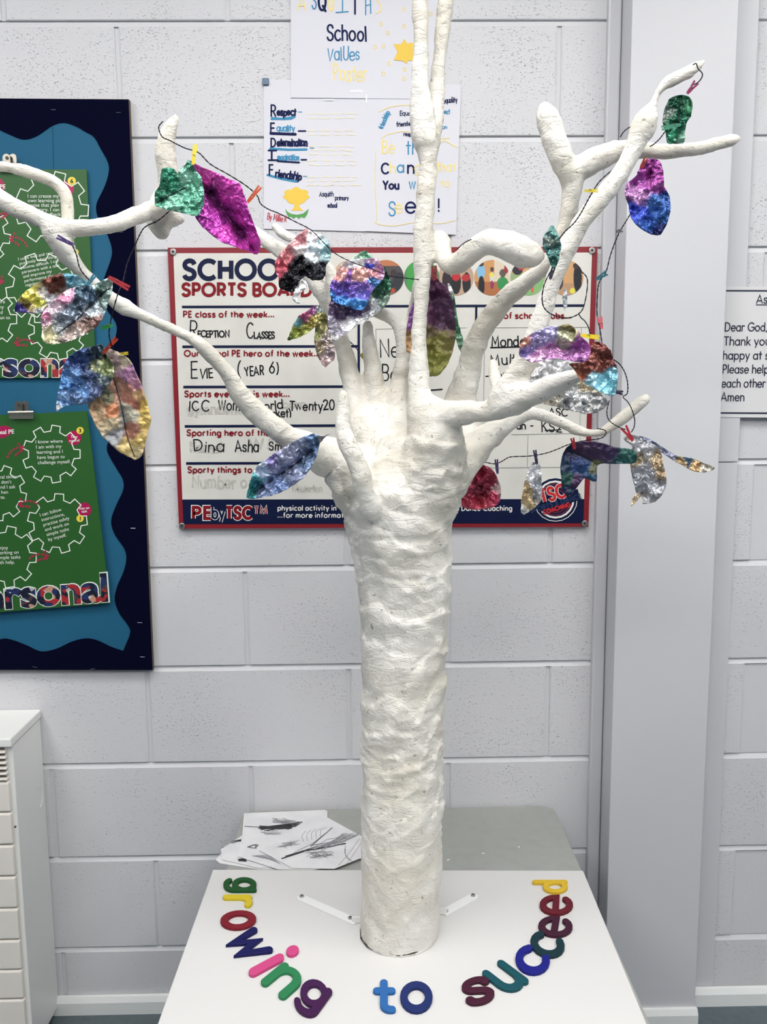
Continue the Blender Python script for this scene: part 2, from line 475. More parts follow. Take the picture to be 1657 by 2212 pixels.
# perpends and beds: one mortar mesh, a piece of the wall
pb = MB()
for k in range(-4, 13):
    zt = min(zj(k) - JT, CEIL); zb = max(zj(k + 1), 0)
    if zb < zt:
        pb.add([(ROOM[0], WALL_Y + .0042, zb), (ROOM[1], WALL_Y + .0042, zb), (ROOM[1], WALL_Y + .0042, zt), (ROOM[0], WALL_Y + .0042, zt)], [(0, 1, 2, 3)])
pb.add(jb.V, jb.F)
pb.build('mortar', mortar_m, wb)


def plain(name, a, b, m, label, cat):
    mb = MB(); mb.box(a, b); return tag(mb.build(name, m), label, cat, kind='structure')


room_m = mat('room_paint', '#4f6282', .7, bump=(30, .0005))
floor_m = mat('floor_vinyl', '#566266', .45, var=(60, '#485458', .6))
plain('floor', (ROOM[0], ROOM[2], -.05), (ROOM[1], WALL_Y + .2, 0), floor_m, 'grey green vinyl floor', 'floor')
plain('ceiling', (ROOM[0], ROOM[2], CEIL), (ROOM[1], WALL_Y + .2, CEIL + .05), mat('ceiling_tile', '#efeeea', .8, bump=(90, .001)), 'white tiled ceiling of the hall', 'ceiling')
plain('wall_left', (ROOM[0] - .1, ROOM[2], 0), (ROOM[0], WALL_Y + .2, CEIL), room_m, 'painted side wall on the left', 'wall')
plain('wall_right', (ROOM[1], ROOM[2], 0), (ROOM[1] + .1, WALL_Y + .2, CEIL), mat('room_paint_pale', '#b4bfcc', .7), 'painted side wall on the right', 'wall')
plain('wall_front', (ROOM[0], ROOM[2] - .1, 0), (ROOM[1], ROOM[2], CEIL), room_m, 'painted wall behind the camera', 'wall')

# boxed column with battens either side
PANEL_D = .082
xl = P(1338, 1000, WALL_Y - .012).x + .001
xbatL = P(1287, 1000, WALL_Y).x; xpl = P(1338.5, 1000, WALL_Y - PANEL_D).x; xpr = P(1553, 1000, WALL_Y - PANEL_D).x
xbatR = P(1588, 1000, WALL_Y).x
mb = MB(); mb.box((xpl, WALL_Y - PANEL_D, 0), (xpr, WALL_Y + .003, CEIL), .002)
tag(mb.build('trim_1', smooth_m), 'smooth painted boxed column panel right of the tree', 'column', kind='structure')
mb = MB(); mb.box((xbatL, WALL_Y - .014, 0), (xpl - .001, WALL_Y + .004, CEIL), .004)
tag(mb.build('trim_2', smooth_m), 'painted batten on the left edge of the boxed column', 'trim', kind='structure')
mb = MB(); zs = P(1560, 998, WALL_Y - .014).z
mb.box((xpr + .001, WALL_Y - .015, zs), (xbatR + .001, WALL_Y + .004, CEIL), .002); mb.box((xpr + .001, WALL_Y - .013, 0), (xbatR, WALL_Y + .004, zs - .0015), .001)
tag(mb.build('trim_3', smooth_m), 'painted batten on the right edge of the boxed column', 'trim', kind='structure')
skirt_m = mat('skirting_gloss', '#e9ebe8', .28)


def skirting(name, x0, x1, y, label):
    h = .042; tk = .014
    prof = [(0, 0), (-tk, 0), (-tk, h * .72), (-tk + .006, h), (0, h)]
    V = [(x0, y + a, b) for a, b in prof] + [(x1, y + a, b) for a, b in prof]; n = 5
    F = [tuple(range(n)), tuple(range(2 * n - 1, n - 1, -1))] + [(i, n + i, n + (i + 1) % n, (i + 1) % n) for i in range(n)]
    b = MB(); b.add(V, F); tag(b.build(name, skirt_m), label, 'skirting', kind='structure')


skirting('baseboard_left', ROOM[0], xbatL, WALL_Y - .001, 'white skirting left of the boxed column')
skirting('baseboard_middle', xpl - .004, xpr + .003, WALL_Y - PANEL_D, 'white skirting round the boxed column')
skirting('baseboard_right', xpr + .004, ROOM[1], WALL_Y - .015, 'white skirting right of the boxed column')

# ceiling lights (outside the picture; they light the room)
lf = cm('light_frame', '#f2f2f2', .4)
em = bpy.data.materials.new('light_diffuser'); em.use_nodes = True; nt = em.node_tree
for n in list(nt.nodes): nt.nodes.remove(n)
e_ = nt.nodes.new('ShaderNodeEmission'); e_.inputs[0].default_value = (1, .985, .97, 1); e_.inputs[1].default_value = LIGHT_POWER
o_ = nt.nodes.new('ShaderNodeOutputMaterial'); nt.links.new(e_.outputs[0], o_.inputs[0])
for x, y in LIGHTS:
    t_ = empty('ceiling_light', (x, y, CEIL)); tag(t_, 'recessed square panel light in the white ceiling', 'light', 'ceiling panel lights')
    mb = MB(); w = .31
    for a, b in (((-w, -w), (w, -w + .02)), ((-w, w - .02), (w, w)), ((-w, -w), (-w + .02, w)), ((w - .02, -w), (w, w))):
        mb.box((x + a[0], y + a[1], CEIL - .02), (x + b[0], y + b[1], CEIL - .0005))
    mb.build('frame', lf, t_)
    mb = MB(); mb.box((x - w + .02, y - w + .02, CEIL - .012), (x + w - .02, y + w - .02, CEIL - .004)); mb.build('diffuser', em, t_)


# ------------------------------------------------------------------ tables
TAB_Z = P(860, 1745, WALL_Y - .004).z                            # the far edge of the grey table touches the wall
BOARD_T = .018
B_Z = TAB_Z + BOARD_T                                            # top of the white base board
grey_m = mat('grey_laminate', '#9c9e98', .4, var=(40, '#8f918c', .4))
leg_m = cm('table_steel', '#54585c', .35, .8)
tb = empty('table', (PZ(862, 1800, TAB_Z).x, 1.3, TAB_Z - .02)); tag(tb, 'grey laminate table pushed end on against the block wall', 'table')
xL, xR = PZ(527, 1745, TAB_Z).x, PZ(1197, 1745, TAB_Z).x
yB, yF = WALL_Y - .004, .72


def rounded_rect(x0, y0, x1, y1, r, n=6):
    out = []
    for cx, cy, a in ((x1 - r, y1 - r, 0), (x0 + r, y1 - r, 90), (x0 + r, y0 + r, 180), (x1 - r, y0 + r, 270)):
        out += [(cx + r * math.cos(math.radians(a + 90 * i / n)), cy + r * math.sin(math.radians(a + 90 * i / n))) for i in range(n + 1)]
    return out


def prism(poly, z0, z1, bev=0):
    bm = bmesh.new(); vs = [bm.verts.new((x, y, z0)) for x, y in poly]; f = bm.faces.new(vs)
    r = bmesh.ops.extrude_face_region(bm, geom=[f])
    for g in r['geom']:
        if isinstance(g, bmesh.types.BMVert): g.co.z = z1
    bmesh.ops.recalc_face_normals(bm, faces=bm.faces[:])
    if bev: bmesh.ops.bevel(bm, geom=[e for e in bm.edges if abs(e.verts[0].co.z - e.verts[1].co.z) < 1e-6 and e.verts[0].co.z > (z0 + z1) / 2], offset=bev, segments=2, affect='EDGES', profile=.5)
    return bm


mb = MB(); mb.bm(prism(rounded_rect(xL, yF, xR, yB, .03), TAB_Z - .02, TAB_Z, .003)); mb.build('tabletop', grey_m, tb)
for x in (xL + .06, xR - .06):
    for y in (yF + .08, yB - .08):
        mb = MB(); mb.box((x - .016, y - .016, 0), (x + .016, y + .016, TAB_Z - .02), .003); mb.build('leg', leg_m, tb)
mb = MB(); mb.box((xL + .05, yF + .07, TAB_Z - .06), (xR - .05, yB - .07, TAB_Z - .02)); mb.build('apron', leg_m, tb)

white_m = mat('white_gloss_board', '#cdccca', .38, bump=(14, .0008))
c = [PZ(460, 1878, B_Z), PZ(1260, 1880, B_Z), PZ(1398, 2212, B_Z), PZ(340, 2212, B_Z)]
c[2] = c[1] + (c[2] - c[1]) * (.70 / (c[2] - c[1]).length); c[3] = c[0] + (c[3] - c[0]) * (.70 / (c[3] - c[0]).length)
mb = MB(); mb.bm(prism([(p.x, p.y) for p in (c[3], c[2], c[1], c[0])], TAB_Z, B_Z, .002))
tag(mb.build('base_board', white_m), 'square white board on the grey table carrying the tree and the coloured letters', 'board')

# ------------------------------------------------------------------ the plaster tree
TY = 1.40
CH = {}                                                          # name: [(px, py, radius, distance)]
yb = PZ(862, 2068, B_Z).y + .066
CH['trunk'] = [(860, 2052, 84, yb), (863, 2000, 85, yb), (866, 1900, 86, TY), (868, 1800, 88, TY), (869, 1700, 89, TY), (869, 1600, 89, TY), (871, 1500, 91, TY), (872, 1400, 94, TY), (873, 1300, 98, TY), (872, 1220, 104, TY), (864, 1150, 112, TY), (860, 1090, 119, TY), (866, 1050, 112, TY), (880, 1012, 85, TY)]
CH['trunk_b'] = [(850, 1130, 90, TY), (795, 1055, 78, TY), (752, 1005, 58, TY), (722, 985, 42, TY), (700, 985, 34, TY)]
CH['trunk_c'] = [(880, 1120, 92, TY), (918, 1050, 86, TY - .02), (938, 985, 72, TY - .045), (945, 930, 55, TY - .055), (935, 895, 42, TY - .05)]
CH['trunk_d'] = [(870, 1100, 100, TY + .02), (830, 980, 70, TY + .07), (800, 920, 45, TY + .09)]
CH['trunk_e'] = [(880, 1100, 85, TY + .03), (950, 1010, 55, TY + .05), (995, 940, 44, TY + .08), (1005, 880, 32, TY + .10)]
CH['stem'] = [(930, 950, 50, TY - .05), (916, 895, 36, TY - .045), (905, 830, 24, TY - .035), (906, 705, 16, TY - .03), (912, 620, 18, TY - .03), (914, 540, 22, TY - .03), (917, 462, 21, TY - .03), (921, 400, 21, TY - .03), (925, 345, 21, TY - .03), (919, 299, 28, TY - .03), (912, 244, 26, TY - .03), (907, 163, 20, TY - .03), (910, 81, 17, TY - .03), (907, 0, 18, TY - .03), (903, -90, 17, TY - .03), (905, -190, 14, TY - .03)]
CH['stem_b'] = [(925, 330, 22, TY - .01), (938, 265, 20, TY), (944, 190, 17, TY + .01), (947, 136, 15, TY + .01), (954, 81, 16, TY + .01), (963, 0, 18, TY + .01), (972, -90, 17, TY + .01), (978, -170, 14, TY + .01)]
CH['stem_c'] = [(912, 590, 15, TY + .01), (894, 660, 11, TY + .075), (878, 730, 13, TY + .095), (868, 790, 17, TY + .1), (862, 850, 22, TY + .09), (862, 930, 34, TY + .07)]
CH['loop'] = [(918, 575, 14, TY - .02), (938, 520, 14, TY - .01), (955, 518, 18, TY - .02), (962, 565, 19, TY - .04), (985, 570, 22, TY - .06), (1015, 548, 25, TY - .08), (1050, 524, 27, TY - .09), (1088, 527, 30, TY - .10), (1122, 541, 34, TY - .10), (1150, 553, 26, TY - .10)]
CH['limb_b'] = [(795, 985, 44, TY + .08), (775, 920, 30, TY + .09), (764, 850, 22, TY + .10), (752, 795, 20, TY + .11), (737, 735, 19, TY + .12), (710, 660, 18, TY + .13), (672, 598, 17, TY + .15), (615, 548, 17, TY + .18), (562, 510, 14, TY + .20), (520, 480, 11, TY + .21)]
CH['twig_b'] = [(594, 489, 9, TY + .15), (612, 505, 12, TY + .145), (642, 523, 10, TY + .14), (680, 548, 12, TY + .13), (714, 585, 14, TY + .12), (716, 640, 17, TY + .12), (722, 690, 18, TY + .12)]
CH['stub_c'] = [(741, 852, 12, TY - .09), (743, 880, 15, TY - .09), (741, 925, 17, TY - .095), (756, 970, 21, TY - .10), (776, 1012, 21, TY - .10), (787, 1055, 22, TY - .095), (800, 1100, 24, TY - .08)]
CH['arm_d'] = [(715, 990, 46, TY), (675, 972, 34, TY - .04), (632, 951, 27, TY - .07), (594, 924, 25, TY - .09), (558, 895, 24, TY - .10), (525, 862, 22, TY - .11), (502, 824, 19, TY - .12), (478, 790, 17, TY - .13), (452, 764, 16, TY - .14), (424, 737, 14, TY - .15), (390, 720, 13, TY - .155), (345, 699, 12, TY - .165), (300, 678, 13, TY - .175), (264, 661, 19, TY - .18), (240, 643, 14, TY - .185), (195, 604, 13, TY - .19), (165, 574, 17, TY - .20), (140, 538, 23, TY - .21), (112, 500, 23, TY - .22)]
CH['branch_e'] = [(-90, 380, 20, TY - .20), (-40, 405, 20, TY - .21), (5, 432, 20, TY - .22), (63, 463, 20, TY - .22), (110, 482, 19, TY - .22), (155, 492, 18, TY - .21), (205, 490, 17.5, TY - .205), (255, 481, 17.5, TY - .195), (300, 464, 19, TY - .17), (330, 452, 20, TY - .15), (352, 450, 20, TY - .13)]
CH['horn_e'] = [(380, 252, 8, TY - .13), (371, 270, 14, TY - .13), (359, 305, 21, TY - .13), (358, 345, 23, TY - .13), (364, 395, 24, TY - .125), (352, 440, 27, TY - .12), (343, 475, 28, TY - .12), (350, 500, 18, TY - .12)]
CH['nub_e'] = [(352, 468, 22, TY - .12), (378, 472, 17, TY - .11), (393, 474, 10, TY - .10)]
CH['loop_e'] = [(-80, 362, 11, TY - .20), (-20, 360, 11, TY - .20), (20, 362, 12, TY - .20), (76, 377, 15, TY - .195), (118, 394, 15, TY - .19), (142, 420, 14, TY - .19), (146, 455, 14, TY - .19), (147, 500, 14, TY - .19), (150, 540, 15, TY - .195), (163, 574, 16, TY - .20)]
CH['limb_f'] = [(945, 905, 38, TY - .06), (1000, 890, 26, TY - .09), (1050, 888, 23, TY - .11), (1082, 872, 33, TY - .12), (1115, 815, 28, TY - .13), (1142, 765, 24, TY - .14), (1168, 690, 21, TY - .145), (1192, 620, 20, TY - .15), (1222, 540, 21, TY - .155), (1268, 465, 21, TY - .16), (1318, 405, 20, TY - .16), (1362, 335, 20, TY - .16), (1386, 285, 25, TY - .16), (1396, 255, 25, TY - .16), (1406, 235, 17, TY - .16), (1414, 218, 9, TY - .16), (1428, 190, 10, TY - .16), (1450, 174, 15, TY - .16), (1482, 158, 14, TY - .16), (1506, 143, 12, TY - .16), (1519, 134, 7, TY - .16)]
CH['finger_f'] = [(1085, 870, 34, TY - .12), (1125, 860, 32, TY - .14), (1170, 845, 25, TY - .16), (1215, 825, 22, TY - .17), (1242, 815, 17, TY - .175)]
CH['nub_f'] = [(1066, 782, 9, TY - .08), (1068, 805, 13, TY - .085), (1074, 845, 15, TY - .10), (1082, 880, 18, TY - .11)]
CH['limb_g'] = [(985, 940, 46, TY + .07), (1000, 870, 29, TY + .085), (1012, 800, 26, TY + .08), (1030, 735, 24, TY + .06), (1068, 674, 23, TY + .03), (1118, 624, 20, TY), (1165, 588, 18, TY - .03), (1196, 558, 16, TY - .06), (1212, 515, 16, TY - .07), (1226, 470, 19, TY - .075), (1233, 425, 20, TY - .08), (1234, 385, 24, TY - .085), (1212, 340, 26, TY - .09), (1195, 290, 26, TY - .09), (1182, 250, 24, TY - .09), (1177, 235, 17, TY - .09)]
CH['fork_g'] = [(1232, 375, 26, TY - .085), (1275, 350, 26, TY - .08), (1322, 330, 23, TY - .07), (1370, 324, 19, TY - .07), (1430, 328, 16, TY - .08), (1500, 321, 16, TY - .085), (1560, 309, 14, TY - .085), (1588, 301, 11, TY - .085), (1598, 299, 6, TY - .085)]
CH['limb_h'] = [(965, 1030, 55, TY + .0), (1010, 985, 38, TY + .02), (1052, 945, 29, TY + .04), (1100, 908, 21, TY + .05), (1150, 893, 15, TY + .055), (1200, 907, 13, TY + .06), (1250, 930, 11, TY + .06), (1292, 936, 9, TY + .055), (1325, 917, 13, TY + .05), (1360, 890, 14, TY + .045), (1385, 869, 13, TY + .04), (1396, 862, 11, TY + .04)]
CH['stub_i'] = [(795, 702, 12, TY + .10), (798, 740, 15, TY + .10), (806, 800, 20, TY + .10), (815, 870, 26, TY + .10), (822, 940, 40, TY + .08)]
CH['branch_j'] = [(790, 664, 10, TY + .085), (812, 675, 13, TY + .085), (838, 684, 14, TY + .085), (858, 705, 13, TY + .085), (868, 745, 13, TY + .085), (868, 800, 18, TY + .09)]
CH['stub_k'] = [(1000, 815, 22, TY + .11), (990, 860, 30, TY + .10), (980, 920, 40, TY + .08)]
RING = 14
allV = []; allF = []; caps = []                                 # caps: (chain index, p, radius)
PARTS = [k for k in CH]
OWNER = {k: ('trunk' if k.startswith('trunk') else k) for k in CH}
segs = []
tm = MB()
for ck, nodes in CH.items():
    pts = [P(x, y, Y) for x, y, r, Y in nodes]
    rad = [r * (1.0 if ck.startswith('trunk') else 1.03) * (p - CAM).dot(FWD) / FPX for (x, y, r, Y), p in zip(nodes, pts)]
    dens = catmull([(p.x, p.y, p.z, r) for p, r in zip(pts, rad)], 5)
    dp = [Vector(d[:3]) for d in dens]; dr = [max(.003, d[3]) for d in dens]
    if ck == 'trunk': dp[0].z = B_Z + .001; dp.insert(0, Vector((dp[0].x, dp[0].y, B_Z - .02))); dr.insert(0, dr[0])
    tm.tube(dp, dr, RING)
    ends = [(dp[-1], dr[-1])] + ([(dp[0], dr[0])] if ck != 'trunk' else [])
    for p, r in ends:
        bm = bmesh.new(); bmesh.ops.create_icosphere(bm, subdivisions=2, radius=r * .99)
        for v in bm.verts: v.co += p
        tm.bm(bm)
    for a, b in zip(range(len(dp) - 1), range(1, len(dp))): segs.append((OWNER[ck], dp[a], dp[b], dr[a], dr[b]))
tmp = tm.build('tree_tmp', None)
md = tmp.modifiers.new('r', 'REMESH'); md.mode = 'VOXEL'; md.voxel_size = .0038
dg = bpy.context.evaluated_depsgraph_get(); ev = tmp.evaluated_get(dg); me = bpy.data.meshes.new_from_object(ev)
bpy.data.objects.remove(tmp)
n = len(me.vertices); co = np.empty(n * 3); me.vertices.foreach_get('co', co); co = co.reshape(-1, 3)
ed = np.empty(len(me.edges) * 2, int); me.edges.foreach_get('vertices', ed); ed = ed.reshape(-1, 2)
deg = np.bincount(ed.ravel(), minlength=n)[:, None].astype(float)
for it in range(14):                                             # soften the joints like wet plaster
    acc = np.zeros_like(co)
    np.add.at(acc, ed[:, 0], co[ed[:, 1]]); np.add.at(acc, ed[:, 1], co[ed[:, 0]])
    co = co + (.55 if it % 2 == 0 else -.57) * (acc / deg - co)
for it in range(4):
    acc = np.zeros_like(co); np.add.at(acc, ed[:, 0], co[ed[:, 1]]); np.add.at(acc, ed[:, 1], co[ed[:, 0]])
    co = co + .5 * (acc / deg - co)
me.vertices.foreach_set('co', co.ravel()); me.update()
nr = np.empty(n * 3); me.vertices.foreach_get('normal', nr); nr = nr.reshape(-1, 3)
# which limb a vertex belongs to
sa = np.array([s[1][:] for s in segs]); sb = np.array([s[2][:] for s in segs]); ra = np.array([s[3] for s in segs]); rb_ = np.array([s[4] for s in segs])
own = np.array([list(dict.fromkeys(OWNER.values())).index(s[0]) for s in segs]); onames = list(dict.fromkeys(OWNER.values()))
lab = np.empty(n, int); rloc = np.empty(n)
for i0 in range(0, n, 4000):
    p = co[i0:i0 + 4000, None, :]; d = sb - sa; L2 = (d * d).sum(1) + 1e-12
    tt = np.clip(((p - sa) * d).sum(2) / L2, 0, 1); q = sa + tt[..., None] * d
    rr = ra + tt * (rb_ - ra); ds = np.linalg.norm(p - q, axis=2) / rr
    k = ds.argmin(1); lab[i0:i0 + 4000] = own[k]; rloc[i0:i0 + 4000] = rr[np.arange(len(k)), k]
disp = np.empty(n)
for i in range(n):
    x, y, z = co[i]; r = rloc[i]
    th = math.atan2(y - TY, x - .03) if r > .045 else 0
    big = noise.noise((x * 26, y * 26, z * 26)) * .0022
    if r > .045:
        zz = z + .012 * noise.noise((x * 9, y * 9, z * 4)) + .015 * math.sin(th * 1.3 + z * 5)
        hgt = (z - B_Z)
        zz += .05 * (x * .6 + y * .3) * math.sin(z * 9)
        wr = 1 - abs(noise.noise((x * 13 + 3, y * 13, zz * 50)))
        wr2 = 1 - abs(noise.noise((x * 22 + 7, y * 22, zz * 110 + 3)))
        amp = .35 + .65 * min(1, max(0, (hgt - .10) / .1))
        crown = min(1, max(0, (hgt - .62) / .12))
        lum = noise.noise((x * 40, y * 40, z * 40)) * .003 * crown
        patch = min(1, max(0, .5 + 1.6 * noise.noise((x * 7 + 11, y * 7, z * 9))))
        wv = 1 - abs(noise.noise((x * 30 + 5 * z, y * 30, z * 22 + 9)))
        u1 = (z * 17 + th * .55 + 1.6 * noise.noise((x * 8, y * 8, z * 6)) + .25 * noise.noise((x * 45, y * 45, z * 45))) % 1.0
        u2 = (z * 12 - th * .8 + 1.7 * noise.noise((x * 7 + 4, y * 7, z * 6 + 2)) + .25 * noise.noise((x * 50, y * 50, z * 50 + 4))) % 1.0
        wrap = .62 * (.0050 * (u1 if u1 < .94 else (1 - u1) * 15) ** 1.5 + .0050 * (u2 if u2 < .94 else (1 - u2) * 15) ** 1.5 - .004) * (.3 + .7 * min(1, max(0, (hgt - .12) / .15)))
        big2 = .0032 * noise.noise((x * 15, y * 15, z * 18))
        disp[i] = big * 1.2 + wrap + big2 * amp + .8 * amp * (.25 + .75 * patch) * (1 - .6 * crown) * ((wr ** 4) * .0040 + (wr2 ** 4) * .0018 - .002) + lum * 1.3 + (wv ** 4) * .0035 * (.25 + .75 * crown)
    else:
        f = min(1, r / .02)
        disp[i] = f * (big * 1.15 + .0022 * noise.noise((x * 42 + 3, y * 42, z * 42)) + .0014 * noise.noise((x * 60, y * 60, z * 75)) + .0012 * noise.noise((x * 120, y * 120, z * 120)))
    if z < B_Z + .004: disp[i] *= .3
co = co + nr * disp[:, None]
co[:, 2] = np.maximum(co[:, 2], B_Z + .0004)
me.vertices.foreach_set('co', co.ravel()); me.update()
me.vertices.foreach_get('normal', nr.reshape(-1)) if False else None
nv = np.empty(n * 3); me.vertices.foreach_get('normal', nv); nv = nv.reshape(-1, 3)
pl = [tuple(p.vertices) for p in me.polygons]

plaster = mat('plaster_bandage', '#e9e6de', .62, spec=.3)
t = NT(plaster); tc = t.add('ShaderNodeTexCoord')
na = t.add('ShaderNodeTexNoise'); na.inputs['Scale'].default_value = 42; na.inputs['Detail'].default_value = 7; na.inputs['Roughness'].default_value = .66; na.inputs['Distortion'].default_value = 1.1
nb_ = t.add('ShaderNodeTexNoise'); nb_.inputs['Scale'].default_value = 30; nb_.inputs['Detail'].default_value = 3; nb_.inputs['Distortion'].default_value = .8
mpn = t.add('ShaderNodeMapping'); mpn.inputs['Scale'].default_value = (.7, .7, 1.9); mpn.inputs['Rotation'].default_value = (.1, .25, 0)
t.link(tc.outputs['Object'], na.inputs['Vector']); t.link(tc.outputs['Object'], mpn.inputs[0]); t.link(mpn.outputs[0], nb_.inputs['Vector'])
s1 = t.add('ShaderNodeMath', operation='SUBTRACT'); s1.inputs[1].default_value = .5; t.link(nb_.outputs[0], s1.inputs[0])
s2 = t.add('ShaderNodeMath', operation='ABSOLUTE'); t.link(s1.outputs[0], s2.inputs[0])
s3 = t.add('ShaderNodeMath', operation='MINIMUM'); s3.inputs[1].default_value = .055; t.link(s2.outputs[0], s3.inputs[0])
mx = t.add('ShaderNodeMath', operation='MULTIPLY_ADD'); mx.inputs[1].default_value = 1.9
t.link(s3.outputs[0], mx.inputs[0]); t.link(na.outputs[0], mx.inputs[2])
bp = t.add('ShaderNodeBump'); bp.inputs['Distance'].default_value = .0048; bp.inputs['Strength'].default_value = .85
t.link(mx.outputs[0], bp.inputs['Height']); t.link(bp.outputs[0], t.b.inputs['Normal'])
ns = t.add('ShaderNodeTexNoise'); ns.inputs['Scale'].default_value = 130; ns.inputs['Detail'].default_value = 3
t.link(tc.outputs['Object'], ns.inputs['Vector'])
rs = t.add('ShaderNodeValToRGB'); rs.color_ramp.elements[0].position = .24; rs.color_ramp.elements[1].position = .36
rs.color_ramp.elements[0].color = (*lin('#a39b88'), 1); rs.color_ramp.elements[1].color = (*lin('#e9e6de'), 1)
t.link(ns.outputs[0], rs.inputs[0])
nl = t.add('ShaderNodeTexNoise'); nl.inputs['Scale'].default_value = 9; nl.inputs['Detail'].default_value = 3
t.link(tc.outputs['Object'], nl.inputs['Vector'])
rl = t.add('ShaderNodeValToRGB'); rl.color_ramp.elements[0].position = .38; rl.color_ramp.elements[1].position = .62
rl.color_ramp.elements[0].color = (*lin('#dfdace'), 1); rl.color_ramp.elements[1].color = (1, 1, 1, 1)
t.link(nl.outputs[0], rl.inputs[0])
mm = t.add('ShaderNodeMix', data_type='RGBA', blend_type='MULTIPLY'); mm.inputs[0].default_value = .6
t.link(rs.outputs[0], mm.inputs[6]); t.link(rl.outputs[0], mm.inputs[7]); t.link(mm.outputs[2], t.b.inputs['Base Color'])

tree = empty('tree_sculpture', (PZ(862, 2000, B_Z).x, TY, B_Z)); tag(tree, 'tall white plaster tree with bare branches standing on the white board', 'tree sculpture')
for oi, on in enumerate(onames):
    faces = [f for f in pl if lab[f[0]] == oi] if False else None
flab = [max(set(l := [int(lab[v]) for v in f]), key=l.count) for f in pl]
for oi, on in enumerate(onames):
    fs = [f for f, l in zip(pl, flab) if l == oi]
    if not fs: continue
    ids = sorted({v for f in fs for v in f}); mp_ = {v: k for k, v in enumerate(ids)}
    o = meshobj('trunk' if on == 'trunk' else 'branch', local([Vector(co[v]) for v in ids], tree), [tuple(mp_[v] for v in f) for f in fs], plaster, tree, True)
    o.data.normals_split_custom_set_from_vertices([tuple(nv[v]) for v in ids])
bpy.data.meshes.remove(me)
rb0 = 84 * (PZ(860, 2052, B_Z) - CAM).dot(FWD) / FPX; cx0, cy0 = P(860, 2052, yb).x, yb
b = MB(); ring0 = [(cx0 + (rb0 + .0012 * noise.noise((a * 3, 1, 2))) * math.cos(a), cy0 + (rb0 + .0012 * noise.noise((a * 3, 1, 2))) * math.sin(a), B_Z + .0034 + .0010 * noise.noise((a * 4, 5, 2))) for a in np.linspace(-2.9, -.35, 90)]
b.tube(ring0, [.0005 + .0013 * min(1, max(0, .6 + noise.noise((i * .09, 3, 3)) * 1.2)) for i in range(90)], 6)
b.build('cardboard_shadow_rim', cm('cardboard_edge_shadow', '#3a3833', .8), tree)  # dark tube: shadow under the trunk foot painted together with its cardboard edge

# ------------------------------------------------------------------ notice board on the left
NB_Y = WALL_Y - .016


def at(poly): return [tuple(p) for p in poly]


nb = empty('notice_board', P(140, 830, NB_Y)); tag(nb, 'navy bordered notice board with wavy teal backing on the left of the wall', 'notice board')
slab([(-320, 210), (278, 214.5), (330, 1447.5), (-300, 1447)], NB_Y + .0025, .0135, 'frame_board', cm('cork_edge', '#5f4a31', .7), nb)
slab([(-319, 210.5), (277.5, 215), (329.5, 1447), (-299, 1446.5)], NB_Y + .001, .0014, 'backing_paper', mat('teal_sugar_paper', '#075878', .75, bump=(400, .0003)), nb)
wave = [(0, 281), (24, 292), (51, 301), (79, 294), (112, 272), (137, 265), (162, 272), (185, 285), (203, 296), (218, 322), (233, 350), (235, 372), (226, 403), (210, 436), (208, 456), (215, 476), (233, 509), (242, 540), (238, 565), (226, 598), (219, 626), (228, 664), (250, 697), (251, 722), (238, 756), (230, 790), (236, 822), (250, 855), (257, 885), (250, 915), (237, 945), (231, 968), (236, 985), (253, 1014), (266, 1037), (266, 1059), (253, 1087), (242, 1115), (241, 1135), (250, 1158), (269, 1186), (273, 1209), (266, 1237), (253, 1267), (248, 1296), (258, 1325), (276, 1350), (281, 1368), (266, 1406)]
wave = catmull(wave, 4)
wb_ = catmull([(266, 1406), (240, 1397), (210, 1383), (185, 1379), (155, 1386), (120, 1402), (88, 1407), (58, 1394), (25, 1382), (0, 1381), (-60, 1402), (-110, 1392)], 4)[1:]
inner = [(-240, 290)] + catmull([(-110, 296), (-60, 262), (0, 281)], 4)[:-1] + wave + wb_ + [(-230, 1395)]
outer = [(-319, 210.5), (277.5, 215), (329.5, 1447), (-299, 1446.5)]
ring_pts = outer + inner
no, ni = 4, len(inner)
cd = delaunay_2d_cdt([Vector(p) for p in ring_pts], [], [list(range(no)), list(range(no, no + ni))], 0, 1e-4)
fr = []
for f in cd[2]:
    c_ = sum((Vector(cd[0][i]) for i in f), Vector((0, 0))) / len(f)
    if not inside(c_.x, c_.y, inner) and inside(c_.x, c_.y, outer): fr.append(tuple(f))
b = MB(); b.add([P(v.x, v.y, NB_Y) for v in cd[0]], fr)
border_m = mat('navy_felt_border', '#050720', .9, bump=(500, .0003), spec=.05)
bo = b.build('border', border_m, nb)
sd = bo.modifiers.new('thickness', 'SOLIDIFY'); sd.thickness = .0009; sd.offset = 0
stp = cm('staple_wire', '#c9ccd2', .3, .9)
for x, y, a in ((115, 237, 0), (256, 243, -3), (260, 501, 0), (287, 1141, 2), (302, 1345, 3), (308, 1419, 3), (75, 1441, 10), (200, 1445, -8)):
    b = MB(); p0 = P(x - 5, y - a * .1, NB_Y - .001); p1 = P(x + 5, y + a * .1, NB_Y - .001)
    b.tube([p0 + Vector((0, .004, 0)), p0, p1, p1 + Vector((0, .004, 0))], .00045, 5); b.build('staple', stp, nb)
b = MB(); b.tube([P(113, 274, NB_Y - .0000), P(116, 370, NB_Y + .0004)], .0005, 5); b.build('seam', cm('paper_seam', '#0a4f6d', .8), nb)

